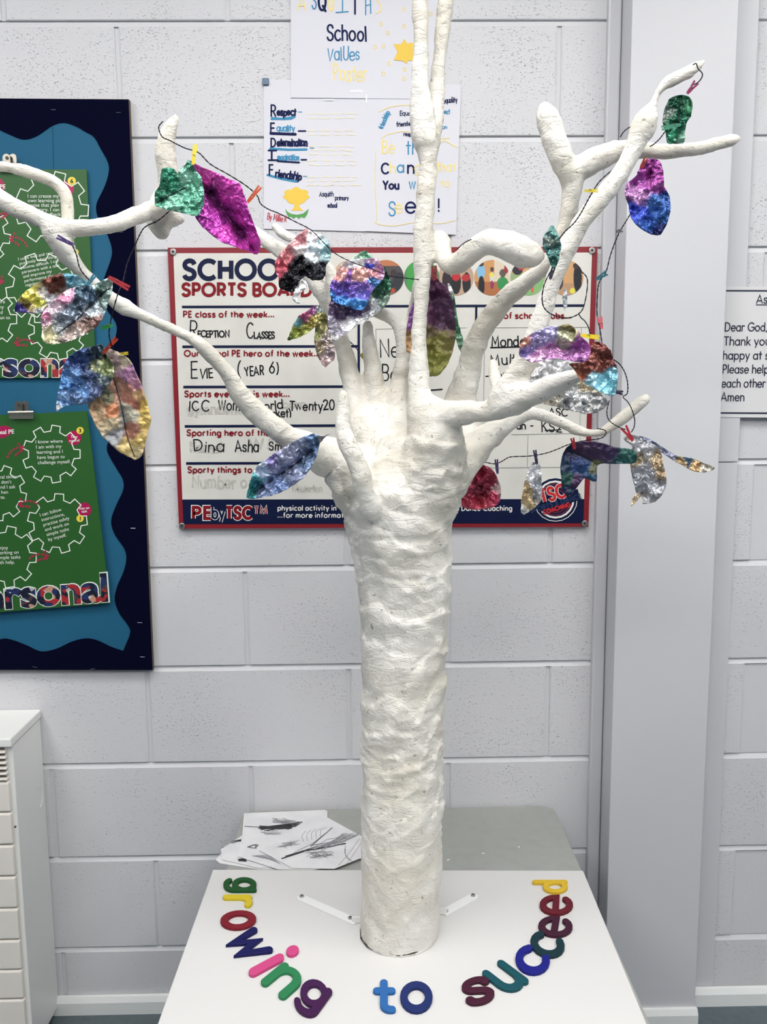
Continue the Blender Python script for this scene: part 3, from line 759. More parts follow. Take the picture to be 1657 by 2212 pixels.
# green posters
GREEN = mat('green_print', '#265a22', .45)
POSTW = cm('poster_white', '#e9efe4', .35); PINKP = cm('poster_pink', '#a8174f', .35); YELP = cm('poster_yellow', '#ead24a', .35); DARKP = cm('poster_black', '#101014', .4); DOTP = cm('poster_dots', '#a02a45', .4)
photo_m = bpy.data.materials.new('photo_fill'); photo_m.use_nodes = True
t = NT(photo_m); t.b.inputs['Roughness'].default_value = .4; tc = t.add('ShaderNodeTexCoord'); v_ = t.add('ShaderNodeTexVoronoi'); v_.inputs['Scale'].default_value = 75
t.link(tc.outputs['Object'], v_.inputs['Vector']); r_ = t.add('ShaderNodeValToRGB'); r_.color_ramp.interpolation = 'CONSTANT'
sp_ = t.add('ShaderNodeSeparateColor'); t.link(v_.outputs['Color'], sp_.inputs[0]); t.link(sp_.outputs[0], r_.inputs[0])
for i, (p_, c_) in enumerate(((0, '#171a2c'), (.38, '#23305a'), (.58, '#a12a2c'), (.74, '#c09078'), (.84, '#4a3a38'), (.93, '#b8b4b4'))):
    e = r_.color_ramp.elements[i] if i < 2 else r_.color_ramp.elements.new(p_)
    e.position = p_; e.color = (*lin(c_), 1)
t.link(r_.outputs[0], t.b.inputs['Base Color'])


def gear(ink, cx, cy, r, rot, n=9, w=2.1, ex=1.0, a0=0, a1=360):
    ink.new()
    pts = []
    for i in range(n):
        a = rot + 360 / n * i
        for da, rr in ((-.30, .86), (-.22, 1.08), (.20, 1.08), (.28, .86)):
            q = math.radians(a + da * 360 / n); pts.append((cx + r * rr * math.cos(q) * ex, cy + r * rr * math.sin(q)))
    ink.line(pts + [pts[0]], w, False)


def dots(ink, pts, r=2.7):
    ink.new()
    for x, y in pts: ink.disc(x, y, r, 10)


def arrow(x, y, s, flip=1, ang=0):
    base = [(0, 0), (7, 1), (14, 3), (20, 7), (25, 12), (29, 18), (3, -7), (-3, -1), (-5, 6), (0, 9), (6, 12), (11, 16), (-2, 4), (-6, 0)]
    c, s_ = math.cos(math.radians(ang)), math.sin(math.radians(ang))
    return [(x + (px * flip * c - py * s_) * s, y + (px * flip * s_ + py * c) * s) for px, py in base]


def block_text(ink, lines, x, y, size, lead, ang, dx=0):
    ca, sa = math.cos(math.radians(ang)), math.sin(math.radians(ang))
    for i, l in enumerate(lines):
        printed(ink, l, x - sa * 0 + i * (dx), y + i * lead, size, ang=ang)


def clip_thing(px, py, Y, ang, label):
    o = empty('bulldog_clip', P(px, py, Y)); tag(o, label, 'clip', 'steel bulldog clips')
    st = cm('clip_steel', '#b9b3a6', .28, .95)
    def q(dx, dy, d=0): return P(px + dx, py + dy, Y - d)
    for i, (ya, yb2, d0, d1) in enumerate(((6, 13, .010, .006), (13, 19, .006, .002))):
        b = MB(); w = 27
        f = [q(-w, ya, d0), q(w, ya, d0), q(w - 1, yb2, d1), q(-w + 1, yb2, d1)]
        V = f + [v + Vector((0, .0015, 0)) for v in f]
        b.add(V, [(0, 1, 2, 3), (4, 5, 6, 7), (0, 1, 5, 4), (1, 2, 6, 5), (2, 3, 7, 6), (3, 0, 4, 7)]); b.build('jaw', st, o)
    b = MB(); b.tube([q(-28, 5, .011), q(27, 4, .011)], .0035, 10); b.build('spring', st, o)
    for s, dd in ((-1, .013), (1, .004)):
        b = MB(); pts = [(-8 + s * 0, 8), (-9, -8), (-8, -16), (-2, -20), (5, -18), (8, -10), (8, 8)]
        pts = [(a * .95 + s * 4 - (2 if s < 0 else -4), c_) for a, c_ in pts]
        pl_ = catmull(pts, 3); f = [q(a, c_, dd) for a, c_ in pl_]; n = len(f); V = f + [v + Vector((0, .002, 0)) for v in f]
        b.add(V, [tuple(range(n)), tuple(range(n, 2 * n))] + [(i, (i + 1) % n, n + (i + 1) % n, n + i) for i in range(n)])
        hd = b.build('handle', st, o)
        b = MB(); b.cyl(q(s * 4 - 1, -11, dd + .0008), (0, 1, 0), .0032, .001, 12); b.build('hole', cm('clip_hole', '#3a3936', .5), hd)
    return o


# upper poster
GY = NB_Y - .006
po = empty('poster', P(100, 590, GY)); tag(po, 'upper green PE poster with gear outlines pinned to the notice board', 'poster', 'green gear posters on the notice board')
slab([(-160, 366), (187, 366), (208, 815), (-150, 818)], GY, .003, 'sheet', GREEN, po)
k = Ink(GY); gear(k, 112, 450, 74, 4, 9); gear(k, 88, 622, 70, 12, 9); gear(k, 125, 712, 60, 0, 9, 2.1); gear(k, -42, 508, 60, 8, 9); gear(k, -28, 690, 60, 0, 9)
k.build('gear_outline', POSTW, po)
k = Ink(GY, .0008)
block_text(k, ['I can create my', 'own learning plan and', 'revise that plan when', 'necessary. I can accept', 'critical feedback.'], 60, 427, 11.0, 9.8, 0)
for i, l in enumerate(['I cope well and react', 'positively when things', 'become difficult. I can', 'persevere with a task', 'and improve my', 'performance through', 'regular practice.']): printed(k, l, 40 + i * 2.6, 563 + i * 9.4, 9.6, ang=-11)
for i, l in enumerate(['ere', 'my', 'nd', 'un to']): printed(k, l, [-3, -4, -4, 0][i], 655 + i * 11.5, 10.6)
printed(k, 'PE', 0, 407, 12.5, bold=.02)
k.build('lettering', POSTW, po)
k = Ink(GY, .0003); k.disc(-8, 402, 18); k.new(); k.disc(143, 408, 17); k.build('pink_badge', PINKP, po)
k = Ink(GY, .0011); k.disc(155, 391, 9); k.new(); k.disc(163, 545, 7); k.build('yellow_badge', YELP, po)
k = Ink(GY, .0014); printed(k, '6', 155, 395.5, 13, bold=.03, center=True); k.build('numeral', DARKP, po)
k = Ink(GY, .0016); printed(k, 'learn', 130, 419, 8, bold=.01); k.build('badge_lettering', POSTW, po)
k = Ink(GY, .0006); dots(k, arrow(28, 512, 1.05)); dots(k, arrow(38, 738, 1.0, 1, -30)); dots(k, arrow(2, 605, .9, -1, 40)); dots(k, arrow(12, 460, .7, -1, 0)); k.build('dotted_arrow', DOTP, po)
k = Ink(GY, .0005); printed(k, 'personal', -112, 812, 76, fit=296, bold=.055); k.build('title_outline', POSTW, po)
k = Ink(GY, .0009); printed(k, 'personal', -109, 812, 75, fit=290, bold=.036); k.build('title', photo_m, po)
# lower poster, tilted and curling off the board
GY2 = NB_Y - .012
p2 = empty('poster', P(100, 1100, GY2)); tag(p2, 'lower tilted green PE poster hanging from a bulldog clip on the notice board', 'poster', 'green gear posters on the notice board')
slab([(-160, 903), (188, 888), (238, 1303), (-140, 1334)], GY2, .003, 'sheet', GREEN, p2)
k = Ink(GY2); gear(k, 111, 981, 58, 0, 9, 2.1); gear(k, 124, 1131, 60, -6, 9, 2.1); gear(k, -3, 1065, 56, 10, 9, 2.1); gear(k, 12, 1203, 62, 2, 9, 2.1)
k.build('gear_outline', POSTW, p2)
k = Ink(GY2, .0008)
for i, l in enumerate(['I know where', 'I am with my', 'learning and I', 'have begun to', 'challenge myself.']): printed(k, l, 77 + i * 1.2, 958 + i * 11.2, 10.6, ang=-2)
for i, l in enumerate(['I can follow', 'instructions,', 'practise safely', 'and work on', 'simple tasks', 'by myself.']): printed(k, l, 87 + i * 3.6, 1116 + i * 10.6, 10.4, ang=-15)
for i, l in enumerate(['ral times', 'don\u2019t', 'nd I ask', 'hen', 'te.']): printed(k, l, [0, 3, 1, 3, 1][i], 1034 + i * 10.9, 10.6, ang=-2)
for i, l in enumerate(['njoy', 'orking on', 'mple tasks', 'th help.']): printed(k, l, 0, 1187 + i * 10.5, 10.6, ang=-2)
printed(k, 'eal PE', 0, 938, 13, bold=.015, ang=-3)
k.build('lettering', POSTW, p2)
k = Ink(GY2, .0003); k.poly([(4 + 22 * math.cos(i * .3), 933 + 13 * math.sin(i * .3) - 3 * math.cos(i * .3)) for i in range(21)]); k.new(); k.disc(160, 946, 15.5); k.new(); k.disc(182, 1101, 15.5); k.build('pink_badge', PINKP, p2)
k = Ink(GY2, .0006); k.disc(173, 930, 7.8); k.new(); k.disc(173, 1120, 7.8); k.build('yellow_badge', YELP, p2)
k = Ink(GY2, .0009); printed(k, '3', 173, 934, 11.5, bold=.03, center=True); printed(k, '1', 173.5, 1124, 11.5, bold=.03, center=True); k.build('numeral', DARKP, p2)
k = Ink(GY2, .0009); printed(k, 'Take', 160, 946, 7.5, bold=.012, center=True, ang=-2); printed(k, 'control', 160.5, 954, 7.5, bold=.012, center=True, ang=-2); printed(k, 'Stay on', 182, 1100, 7.5, bold=.012, center=True, ang=-4); printed(k, 'task', 182.5, 1107, 7.5, bold=.012, center=True, ang=-4); k.build('badge_lettering', POSTW, p2)
k = Ink(GY2, .0006); dots(k, arrow(44, 966, 1.0, -1, -5)); dots(k, arrow(46, 1086, 1.0, 1, -28)); dots(k, arrow(98, 1199, 1.0, -1, 20)); k.build('dotted_arrow', DOTP, p2)
k = Ink(GY2, .0005); printed(k, 'personal', -82, 1320, 84, fit=320, bold=.055, ang=-4.2); k.build('title_outline', POSTW, p2)
k = Ink(GY2, .0009); printed(k, 'personal', -79, 1320, 83, fit=314, bold=.036, ang=-4.2); k.build('title', photo_m, p2)
clip_thing(20, 352, GY - .004, 0, 'steel bulldog clip peeking above the white loop at the top poster')
clip_thing(46, 886, GY2 - .004, 0, 'steel bulldog clip gripping the top of the lower green poster')

# ------------------------------------------------------------------ sports board
SY = WALL_Y - .012
sbd = empty('sports_board', P(830, 840, SY)); tag(sbd, 'red framed white sports whiteboard with navy footer screwed to the wall', 'whiteboard')
slab([(362, 535), (1291, 533), (1271, 1138), (387, 1142)], SY, .0115, 'frame', mat('red_frame', '#841a24', .4), sbd)
wbm = mat('whiteboard_face', '#dcdad2', .28, var=(18, '#cfcdc4', .6))
slab([(374.5, 547), (1279, 545.5), (1262, 1080), (394, 1080)], SY - .0006, .0005, 'writing_surface', wbm, sbd)
slab([(394, 1079), (1262, 1078), (1260.5, 1130), (396.5, 1132)], SY - .0008, .0007, 'footer_band', NAVY, sbd)
scr = cm('screw_steel', '#b9b9b4', .3, .9)
for x, y in ((374, 544), (1279, 541), (393, 1136), (1263, 1131)):
    b = MB(); c_ = P(x, y, SY - .003); b.cyl(c_, (0, 1, 0), .0066, .003, 20, bev=.0008); s_ = b.build('screw', scr, sbd)
    b = MB(); b.cyl(c_ + Vector((0, -.0016, 0)), (0, 1, 0), .0026, .0008, 12); b.build('recess', cm('screw_recess', '#2b2b2c', .6), s_)
FY = SY - .0008
k = Ink(FY)
for x0, x1, y0, y1 in ((393, 1262, 663, 660), (394, 775, 749, 748), (396, 775, 836, 835), (399, 775, 921, 919), (402, 775, 1001, 1000)): k.line([(x0, y0), (x1, y1)], 5.4, False)
k.line([(775, 663), (775, 1078)], 5.4, False); k.line([(1029, 661), (1025, 930)], 5.0, False)
k.write('SCHOOL', 397, 602, 39, 10, fit=232, rnd=False, sp=.2); k.build('title', NAVY, sbd)
k = Ink(FY); k.write('SPORTS BOARD.', 394, 638.5, 25.5, 6.6, fit=288, rnd=False, sp=.2)
for s_, x, y, h, f_ in (('PE class of the week...', 396, 685, 12.5, 196), ('Our school PE hero of the week...', 398, 769.5, 12.5, 292), ('Sports events this week...', 399, 857, 12.5, 226), ('Sporting hero of the week...', 404, 941, 12.5, 244), ('Sporty things to', 406, 1021, 12.5, 138), ('Out of school clubs...', 1049, 688, 12.5, 184)):
    k.write(s_, x, y, h, 2.9, fit=f_, rnd=False, sp=.22)
k.build('headings', RED, sbd)
k = Ink(FY); pen = 2.7
k.write('R', 409, 729, 38, pen, sx=.75, jit=.5); k.write('ECEPTION', 427, 728, 13, pen, fit=68, jit=1); k.write('C', 533, 731, 32, pen, sx=.5, jit=.5); k.write('LASSES', 549, 731, 14, pen, fit=44, jit=1)
k.write('E', 412, 816, 35, pen, sx=.8, jit=.5); k.write('VIE', 432, 816, 20, pen, fit=28, jit=1); k.write('(', 512, 812, 34, pen); k.write('YEAR', 530, 812, 19, pen, fit=40, ang=-6, jit=1); k.write('6)', 582, 806, 24, pen, sx=.8, jit=.5)
k.write('ICC', 408, 889, 22, pen, fit=42, jit=1, sp=.3); k.write('Womens', 472, 886, 22, pen, fit=78, jit=.8); k.write('world', 553, 885, 18, pen, fit=58, jit=1, ang=-2); k.write('Twenty20', 626, 886, 20, pen, fit=96, jit=1); k.write('(cricket)', 560, 905, 18, pen, fit=70, jit=1, ang=-5)
k.write('Dina', 419, 975, 24, pen, fit=64, jit=1); k.write('Asha', 508, 975, 23, pen, fit=50, jit=1); k.write('Smith', 582, 972, 18, pen, fit=50, jit=1); k.write('sprint', 682, 964, 18, pen, fit=52, jit=1)
k.write('Ne', 821, 771, 36, pen, sx=.75, jit=.8); k.write('Ba', 824, 822, 34, pen, sx=.75, jit=.8)
k.write('Monday', 1062, 748, 22, 3, fit=86, jit=.6); k.line([(1060, 751), (1128, 749)], 3); k.write('Multi', 1060, 790, 23, 2.6, fit=62, jit=1, ang=-3); k.write('- es', 1050, 820, 22, 2.6, jit=1)
k.write('- ASC', 1172, 898, 16, 2.4, fit=54, jit=.5); k.write('un', 1116, 927, 15, 2.6, jit=.5); k.write('-', 1146, 925, 16, 2.4); k.write('KS2', 1170, 932, 22, 2.4, fit=44, jit=1); k.line([(1178, 930), (1212, 928)], 2.2)
k.line([(915, 844), (955, 841)], 3); k.line([(828, 850), (838, 849)], 3)
k.build('handwriting', BLACKPEN, sbd)
k = Ink(FY, .0003); gm = mat('erased_marker', '#b9b7ae', .35, var=(120, '#d2d0c8', .9))
k.write('Number of', 415, 1054, 26, 4, fit=130, jit=1.2); k.write('Westerton', 630, 1062, 14, 3, fit=66, jit=1); k.write('Kennel', 412, 975, 18, 6, fit=66, jit=1); k.write('gymnastic', 405, 893, 18, 6, fit=120, jit=1); k.write('born', 610, 880, 14, 3.5, fit=50, jit=1); k.write('Will', 540, 968, 20, 5, fit=60, jit=1)
k.build('erased_writing', gm, sbd)
k = Ink(FY, .0004)
k.line([(812, 711), (1008, 708)], .9, False); k.line([(812, 711), (816, 990)], .9, False)
k.line([(1047, 708), (1270, 707)], .9, False); k.line([(1047, 708), (1043, 995)], .9, False); k.line([(1105, 939), (1262, 936)], .9, False); k.line([(1040, 1011), (1262, 1009)], .9, False); k.line([(1141, 940), (1139, 1009)], .8, False); k.line([(1256, 707), (1252, 1009)], .8, False)
k.build('grid_lines', cm('grey_line', '#6f6f70', .5), sbd)
# row of round photographs
shots = [(757, 600, [('r', 715, 560, 800, 585, '#c8a890'), ('e', 735, 590, 8, 10, '#b8605a'), ('e', 760, 610, 16, 22, '#3a5a48'), ('e', 738, 620, 14, 20, '#7a4540'), ('r', 700, 625, 800, 640, '#6a5a50')], '#8f8478'),
         (834, 600, [('r', 790, 560, 880, 575, '#b8714a'), ('e', 820, 585, 7, 8, '#c8a088'), ('e', 850, 590, 7, 8, '#3a2a28'), ('e', 862, 608, 14, 20, '#2a2c33'), ('e', 830, 618, 20, 16, '#23262f'), ('e', 844, 628, 10, 6, '#b8432f'), ('r', 800, 632, 880, 642, '#5a6a4a')], '#4a4548'),
         (911, 600, [('r', 860, 560, 950, 590, '#4a8a4a'), ('e', 890, 600, 12, 30, '#3f9a4a'), ('e', 920, 606, 14, 26, '#7a3038'), ('e', 926, 584, 7, 8, '#c89a80')], '#5a7a58'),
         (985, 600, [('e', 965, 606, 10, 22, '#2a1f28'), ('e', 985, 610, 11, 26, '#15161c'), ('e', 1008, 612, 9, 24, '#1a1a20'), ('e', 985, 597, 9, 10, '#b8242a'), ('e', 1006, 600, 9, 8, '#b02a2c'), ('e', 985, 578, 6, 7, '#c09078'), ('e', 1004, 580, 6, 7, '#c09078')], '#b79a84'),
         (1063, 600, [('r', 1020, 560, 1068, 608, '#c9935c'), ('r', 1068, 560, 1102, 608, '#d8c8b0'), ('r', 1020, 608, 1102, 640, '#a8683c'), ('e', 1039, 586, 9, 18, '#7fb4d4'), ('e', 1039, 570, 6, 6, '#3a2f30'), ('e', 1040, 618, 7, 22, '#14161f'), ('e', 1063, 600, 5, 12, '#d0ccc8'), ('e', 1062, 594, 5, 5, '#e0d85a'), ('e', 1063, 582, 4, 5, '#503830'), ('e', 1063, 615, 4, 9, '#8a2f58'), ('e', 1086, 612, 12, 14, '#2f8a4a'), ('e', 1086, 590, 7, 9, '#5a5048'), ('e', 1094, 580, 5, 11, '#9a2430')], '#b58a60'),
         (1141, 600, [('r', 1100, 560, 1180, 590, '#c9a070'), ('e', 1118, 580, 12, 14, '#23242f'), ('e', 1126, 578, 7, 6, '#b8303a'), ('e', 1122, 625, 10, 14, '#1a1b24'), ('e', 1152, 618, 26, 22, '#7fb070'), ('r', 1148, 606, 1153, 632, '#d0553a')], '#94a878'),
         (1222, 600, [('r', 1180, 560, 1260, 612, '#c89a68'), ('r', 1180, 612, 1260, 640, '#b08a68'), ('e', 1248, 600, 9, 34, '#16181f'), ('e', 1244, 575, 6, 7, '#3a2a28'), ('e', 1237, 628, 6, 6, '#d8d04a'), ('e', 1210, 605, 7, 20, '#23242f')], '#c0a080')]
for x, y, sh, base in shots:
    picture('round_photo', [(x + 38.5 * math.cos(i * .15708), y + 38.5 * math.sin(i * .15708)) for i in range(40)], FY - .0004, sh, base, sbd, 1.3)
k = Ink(FY); WY = k
k.write('physical activity in', 600, 1102.5, 10.5, 2.0, fit=126, rnd=False, sp=.22); k.write('...for more information', 600, 1118, 10.5, 2.0, fit=164, rnd=False, sp=.22); k.write('and Dance Coaching', 968, 1103, 10.5, 2.0, fit=138, rnd=False, sp=.22)
k.write('PE', 416, 1120, 24, 10.5, fit=40, rnd=False, sp=.25); k.write('TSC', 489, 1120, 24, 10.5, fit=54, rnd=False, sp=.25); k.write('TM', 549, 1110, 15, 5, fit=28, rnd=False, sp=.25); k.write('by', 458, 1120, 25, 7.5, fit=26, rnd=False, sp=.2)
k.build('footer_lettering', WHITE, sbd)
k = Ink(FY, .001); k.write('PE', 416, 1120, 24, 7, fit=40, rnd=False, sp=.25); k.write('TSC', 489, 1120, 24, 7, fit=54, rnd=False, sp=.25); k.write('TM', 549, 1110, 15, 2.6, fit=28, rnd=False, sp=.25); k.build('footer_logo_red', RED, sbd)
k = Ink(FY, .001); k.write('by', 458, 1120, 25, 4.5, fit=26, rnd=False, sp=.2); k.build('footer_logo_navy', NAVY, sbd)
k = Ink(FY, .0004); k.disc(1200, 1079, 47, 40); k.build('emblem_disc', NAVY, sbd)
k = Ink(FY, .0008); k.ring(1200, 1079, 47, 1.4); k.ring(1200, 1079, 39, 4); k.build('emblem_ring', WHITE, sbd)
k = Ink(FY, .0008)
for r_, w_ in ((34, 3), (28, 3), (22, 3)): k.ring(1200, 1079, r_, w_, 15, 165); k.ring(1200, 1079, r_, w_, 195, 345)
k.build('emblem_stripe', cm('emblem_maroon', '#5a1f3a', .4), sbd)
k = Ink(FY, .0011); k.poly([(1155, 1088), (1248, 1056), (1254, 1080), (1166, 1106)]); k.build('emblem_band', NAVY, sbd)
k = Ink(FY, .0014); k.write('TSC', 1171, 1086, 27, 9, fit=54, ang=-15, rnd=False, sp=.2); k.build('emblem_lettering_edge', WHITE, sbd)
k = Ink(FY, .0019); k.write('TSC', 1171, 1086, 27, 6.4, fit=54, ang=-15, rnd=False, sp=.2); k.write('COACHING', 1175, 1111, 8.5, 2.8, fit=60, ang=-17, rnd=False, sp=.24); k.build('emblem_lettering', cm('emblem_red', '#c22a30', .4), sbd)
k = Ink(FY, .0019); k.write('SPORTS & DANCE', 1147, 1108, 9, 2.8, fit=114, ang=-16.5, rnd=False, sp=.24); k.build('emblem_small_lettering', cm('emblem_navy', '#1f3358', .4), sbd)

# ------------------------------------------------------------------ handmade poster sheets
paper = mat('drawing_paper', '#d9d8df', .6, bump=(12, .002))
TEAL_I, NAVY_I, YEL_I, GOLD_I, LEAF_I, RED_I, PALE_I = cm('pen_teal', '#2a86b0', .6), cm('pen_navy', '#0f1a48', .7, spec=.2), cm('pen_yellow', '#f0dc8a', .6), cm('pen_gold', '#eac446', .6), cm('pen_green', '#4f9a4a', .6), cm('pen_red', '#b8404c', .6), cm('pen_pale_yellow', '#eee6c4', .6)
HY = WALL_Y - .003
h1 = empty('drawing_sheet', P(690, 335, HY)); tag(h1, 'left lower sheet of the handmade poster listing school values with a yellow tree', 'poster', 'sheets of the handmade poster')
slab([(570, 171), (796, 176), (790, 500), (570, 494)], HY, .0012, 'sheet', paper, h1)
h2 = empty('drawing_sheet', P(890, 340, HY)); tag(h2, 'right lower sheet of the handmade poster reading Be the Change', 'poster', 'sheets of the handmade poster')
slab([(794, 178), (996, 183), (985, 507), (789, 499)], HY - .0008, .0012, 'sheet', paper, h2)
h3 = empty('drawing_sheet', P(790, 90, HY)); tag(h3, 'top sheet of the handmade poster with the title and a yellow star', 'poster', 'sheets of the handmade poster')
slab([(628, -110), (962, -112), (955, 214), (628, 211)], HY - .0018, .0012, 'sheet', paper, h3)
HT = HY - .0018
k = Ink(HT); k.write('School', 707, 88, 33, 4, fit=85, jit=.8); k.write('Q', 688, 22, 38, 5, sx=.42, jit=0); k.line([(767, -12), (767, 30)], 4); k.build('navy_lettering', NAVY_I, h3)
k = Ink(HT); k.write('VallUes'.replace('ll', 'l'), 707, 130, 28, 2.6, fit=70, jit=1); k.write('S', 674, 19, 36, 3, sx=.45); k.new(); k.line([(740, -12), (740, 26)], 2.6); k.line([(726, 27), (752, 25)], 2.6); k.new(); k.line([(790, -12), (790, 32)], 2.6); k.line([(800, -12), (801, 29)], 2.6); k.line([(790, 12), (801, 10)], 2.6); k.build('teal_lettering', TEAL_I, h3)
k = Ink(HT); k.write('Poster', 720, 174, 34, 3.2, fit=72, jit=1); k.write('A', 642, 22, 34, 3, sx=.7); k.write('U', 710, 22, 34, 4, sx=.5); k.line(catmull([(812, -2), (822, 12), (824, 22), (812, 29)], 4), 2.4)
for x, y in ((872, 20), (823, 52), (873, 57), (838, 71), (810, 102), (829, 100), (840, 137), (874, 150), (828, 159), (873, 170), (930, 30), (940, 120)): k.ring(x, y, 4, 1.6)
k.build('yellow_lettering', YEL_I, h3)
k = Ink(HT, .0008); k.poly([(873, 84), (880, 94), (893, 92), (897, 112), (894, 132), (882, 130), (878, 138), (870, 131), (850, 130), (859, 112), (850, 95), (866, 96)]); k.build('star', GOLD_I, h3)
k = Ink(HY); nw = 4.2
for s_, x, y, h_, sm, w_ in (('R', 585, 251, 24, 'espect', 42), ('E', 584, 288, 22, '', 40), ('D', 585, 317, 18, 'etermination', 66), ('I', 588, 345, 20, '', 46), ('F', 581, 378, 22, 'riendship', 58)):
    if s_ == 'I': k.line([(587, 325), (587, 345)], 4); k.line([(580, 325), (597, 325)], 4); k.line([(580, 346), (600, 346)], 4)
    else: k.write(s_, x, y, h_, 3.4, sx=.75)
    if sm: k.write(sm, x + 14, y - 2 + (5 if s_ == 'F' else 0), 15, 3.6, fit=w_ - 2, jit=1, ang=8 if s_ == 'F' else 0)
k.line([(585, 288), (638, 290)], 6); k.line([(600, 348), (646, 351)], 4); k.line([(645, 283), (660, 283)], 3.4); k.line([(651, 345), (662, 345)], 3.4)
k.write('Asquith', 690, 424, 10, 1.6, fit=30, jit=1); k.write('primary', 724, 432, 9, 1.6, fit=29, jit=1); k.write('school', 708, 448, 9, 1.8, fit=20, jit=1)
k.build('navy_lettering', NAVY_I, h1)
k = Ink(HY, .0003)
for x0, y0, x1, y1 in ((587, 257, 636, 253), (584, 321, 662, 323), (578, 378, 640, 392), (588, 255, 630, 256)): k.new(); k.line([(x0, y0), ((x0 + x1) / 2, (y0 + y1) / 2 + 1.5), (x1, y1)], 5)
k.write('quality', 598, 283, 13, 2.6, fit=38, jit=1); k.write('magination', 600, 346, 13, 2.6, fit=46, jit=1); k.new(); k.line([(645, 242), (652, 242)], 2); k.new(); k.line([(670, 320), (678, 320)], 2); k.new(); k.line([(655, 381), (663, 381)], 2)
k.build('teal_lettering', TEAL_I, h1)
k = Ink(HY)
for y0, rows in ((246, 2), (282, 2), (316, 3), (347, 2), (382, 3)):
    for r_ in range(rows):
        x = 656 + (r_ % 2) * 4 + (12 if y0 == 316 else 6)
        while x < 760:
            w_ = random.uniform(12, 26); k.line([(x + q, y0 + r_ * 9 + random.uniform(-1.6, 1.6)) for q in np.linspace(0, w_, 6)], 1.8); x += w_ + 9
k.build('pale_lettering', PALE_I, h1)
k = Ink(HY); crown = [(640 + (27 + 2.5 * math.sin(a * 9)) * math.cos(a), 423 + (17 + 2.5 * math.sin(a * 7)) * math.sin(a)) for a in np.linspace(0, 2 * math.pi, 60)[:-1]]
k.poly(crown); k.poly([(634, 432), (648, 432), (647, 448), (656, 455), (628, 455), (636, 448)]); k.build('drawn_tree', GOLD_I, h1)
k = Ink(HY, .0008); k.poly([(616, 451), (622, 458), (630, 462), (642, 464), (655, 461), (667, 451), (664, 462), (658, 471), (650, 468), (646, 473), (640, 468), (634, 473), (629, 468), (624, 470), (619, 461)]); k.build('drawn_grass', LEAF_I, h1)
k = Ink(HY); k.write('By Millie R', 577, 474, 13, 1.8, fit=42, ang=8, jit=1); k.build('red_lettering', RED_I, h1)
H2 = HY - .0008
k = Ink(H2); k.write('C', 824, 375, 22, 4, sx=.8); k.write('n', 880, 374, 26, 4); k.write('You', 828, 408, 17, 4, fit=34, jit=.6); k.write('e', 876, 460, 36, 4.2); k.write('!', 946, 456, 26, 3.6)
k.write('Equality', 864, 249, 9, 1.6, fit=38, jit=1); k.write('friendship', 857, 273, 9, 1.8, fit=42, ang=-4, jit=1); k.write('respect', 872, 293, 8, 1.7, fit=30, ang=3, jit=1); k.write('equality', 958, 223, 11, 1.8, fit=30, ang=-6, jit=1); k.build('navy_lettering', NAVY_I, h2)
k = Ink(H2); k.write('th', 878, 333, 30, 3, sx=.8); k.write('a', 858, 372, 24, 3); k.write('W', 884, 408, 15, 2.6, sx=.9); k.write('S', 840, 466, 30, 3, sx=.8); k.write('friendship', 826, 279, 10, 2.2, fit=40, ang=-66, jit=1); k.write('respect', 944, 246, 10, 1.8, fit=28, jit=1); k.write('tion', 948, 278, 8, 1.6, fit=18, jit=1); k.build('teal_lettering', TEAL_I, h2)
k = Ink(H2); k.write('Be', 825, 331, 27, 2.8, sx=.75); k.write('h', 842, 373, 22, 2.6); k.write('ge', 896, 372, 24, 2.6, fit=30); k.write('that', 944, 370, 20, 2.6, fit=40, jit=.5); k.write('to', 952, 403, 15, 2.4, fit=20, jit=.5); k.write('e', 854, 460, 30, 3.2, sx=.8)
k.line(catmull([(818, 242), (840, 232), (860, 228), (890, 226)], 4), 1.6); k.line(catmull([(822, 300), (840, 290), (880, 284), (930, 300), (972, 298)], 4), 1.6); k.line(catmull([(812, 325), (810, 400), (815, 470), (812, 482), (850, 488), (900, 480), (950, 483), (983, 476)], 4), 1.4); k.line(catmull([(944, 312), (960, 304), (975, 312), (988, 318)], 4), 2)
k.build('yellow_lettering', YEL_I, h2)
tape = cm('clear_tape', '#eceaf0', .12)
for x, y, w_, h_ in ((757, 195, 26, 3.5), (790, 204, 3, 18), (700, 214, 20, 2.5)):
    b = MB(); y_ = HT - .0006; b.add([P(x, y, y_), P(x + w_, y, y_), P(x + w_, y + h_, y_), P(x, y + h_, y_)], [(0, 1, 2, 3)]); b.build('tape', tape, h3)
b = MB(); c_ = P(574, 177, HY - .002); b.box((c_.x - .007, c_.y - .002, c_.z - .006), (c_.x + .007, c_.y + .0005, c_.z + .007), .002); b.build('tack', cm('blue_tack', '#6f7f96', .7), h1)

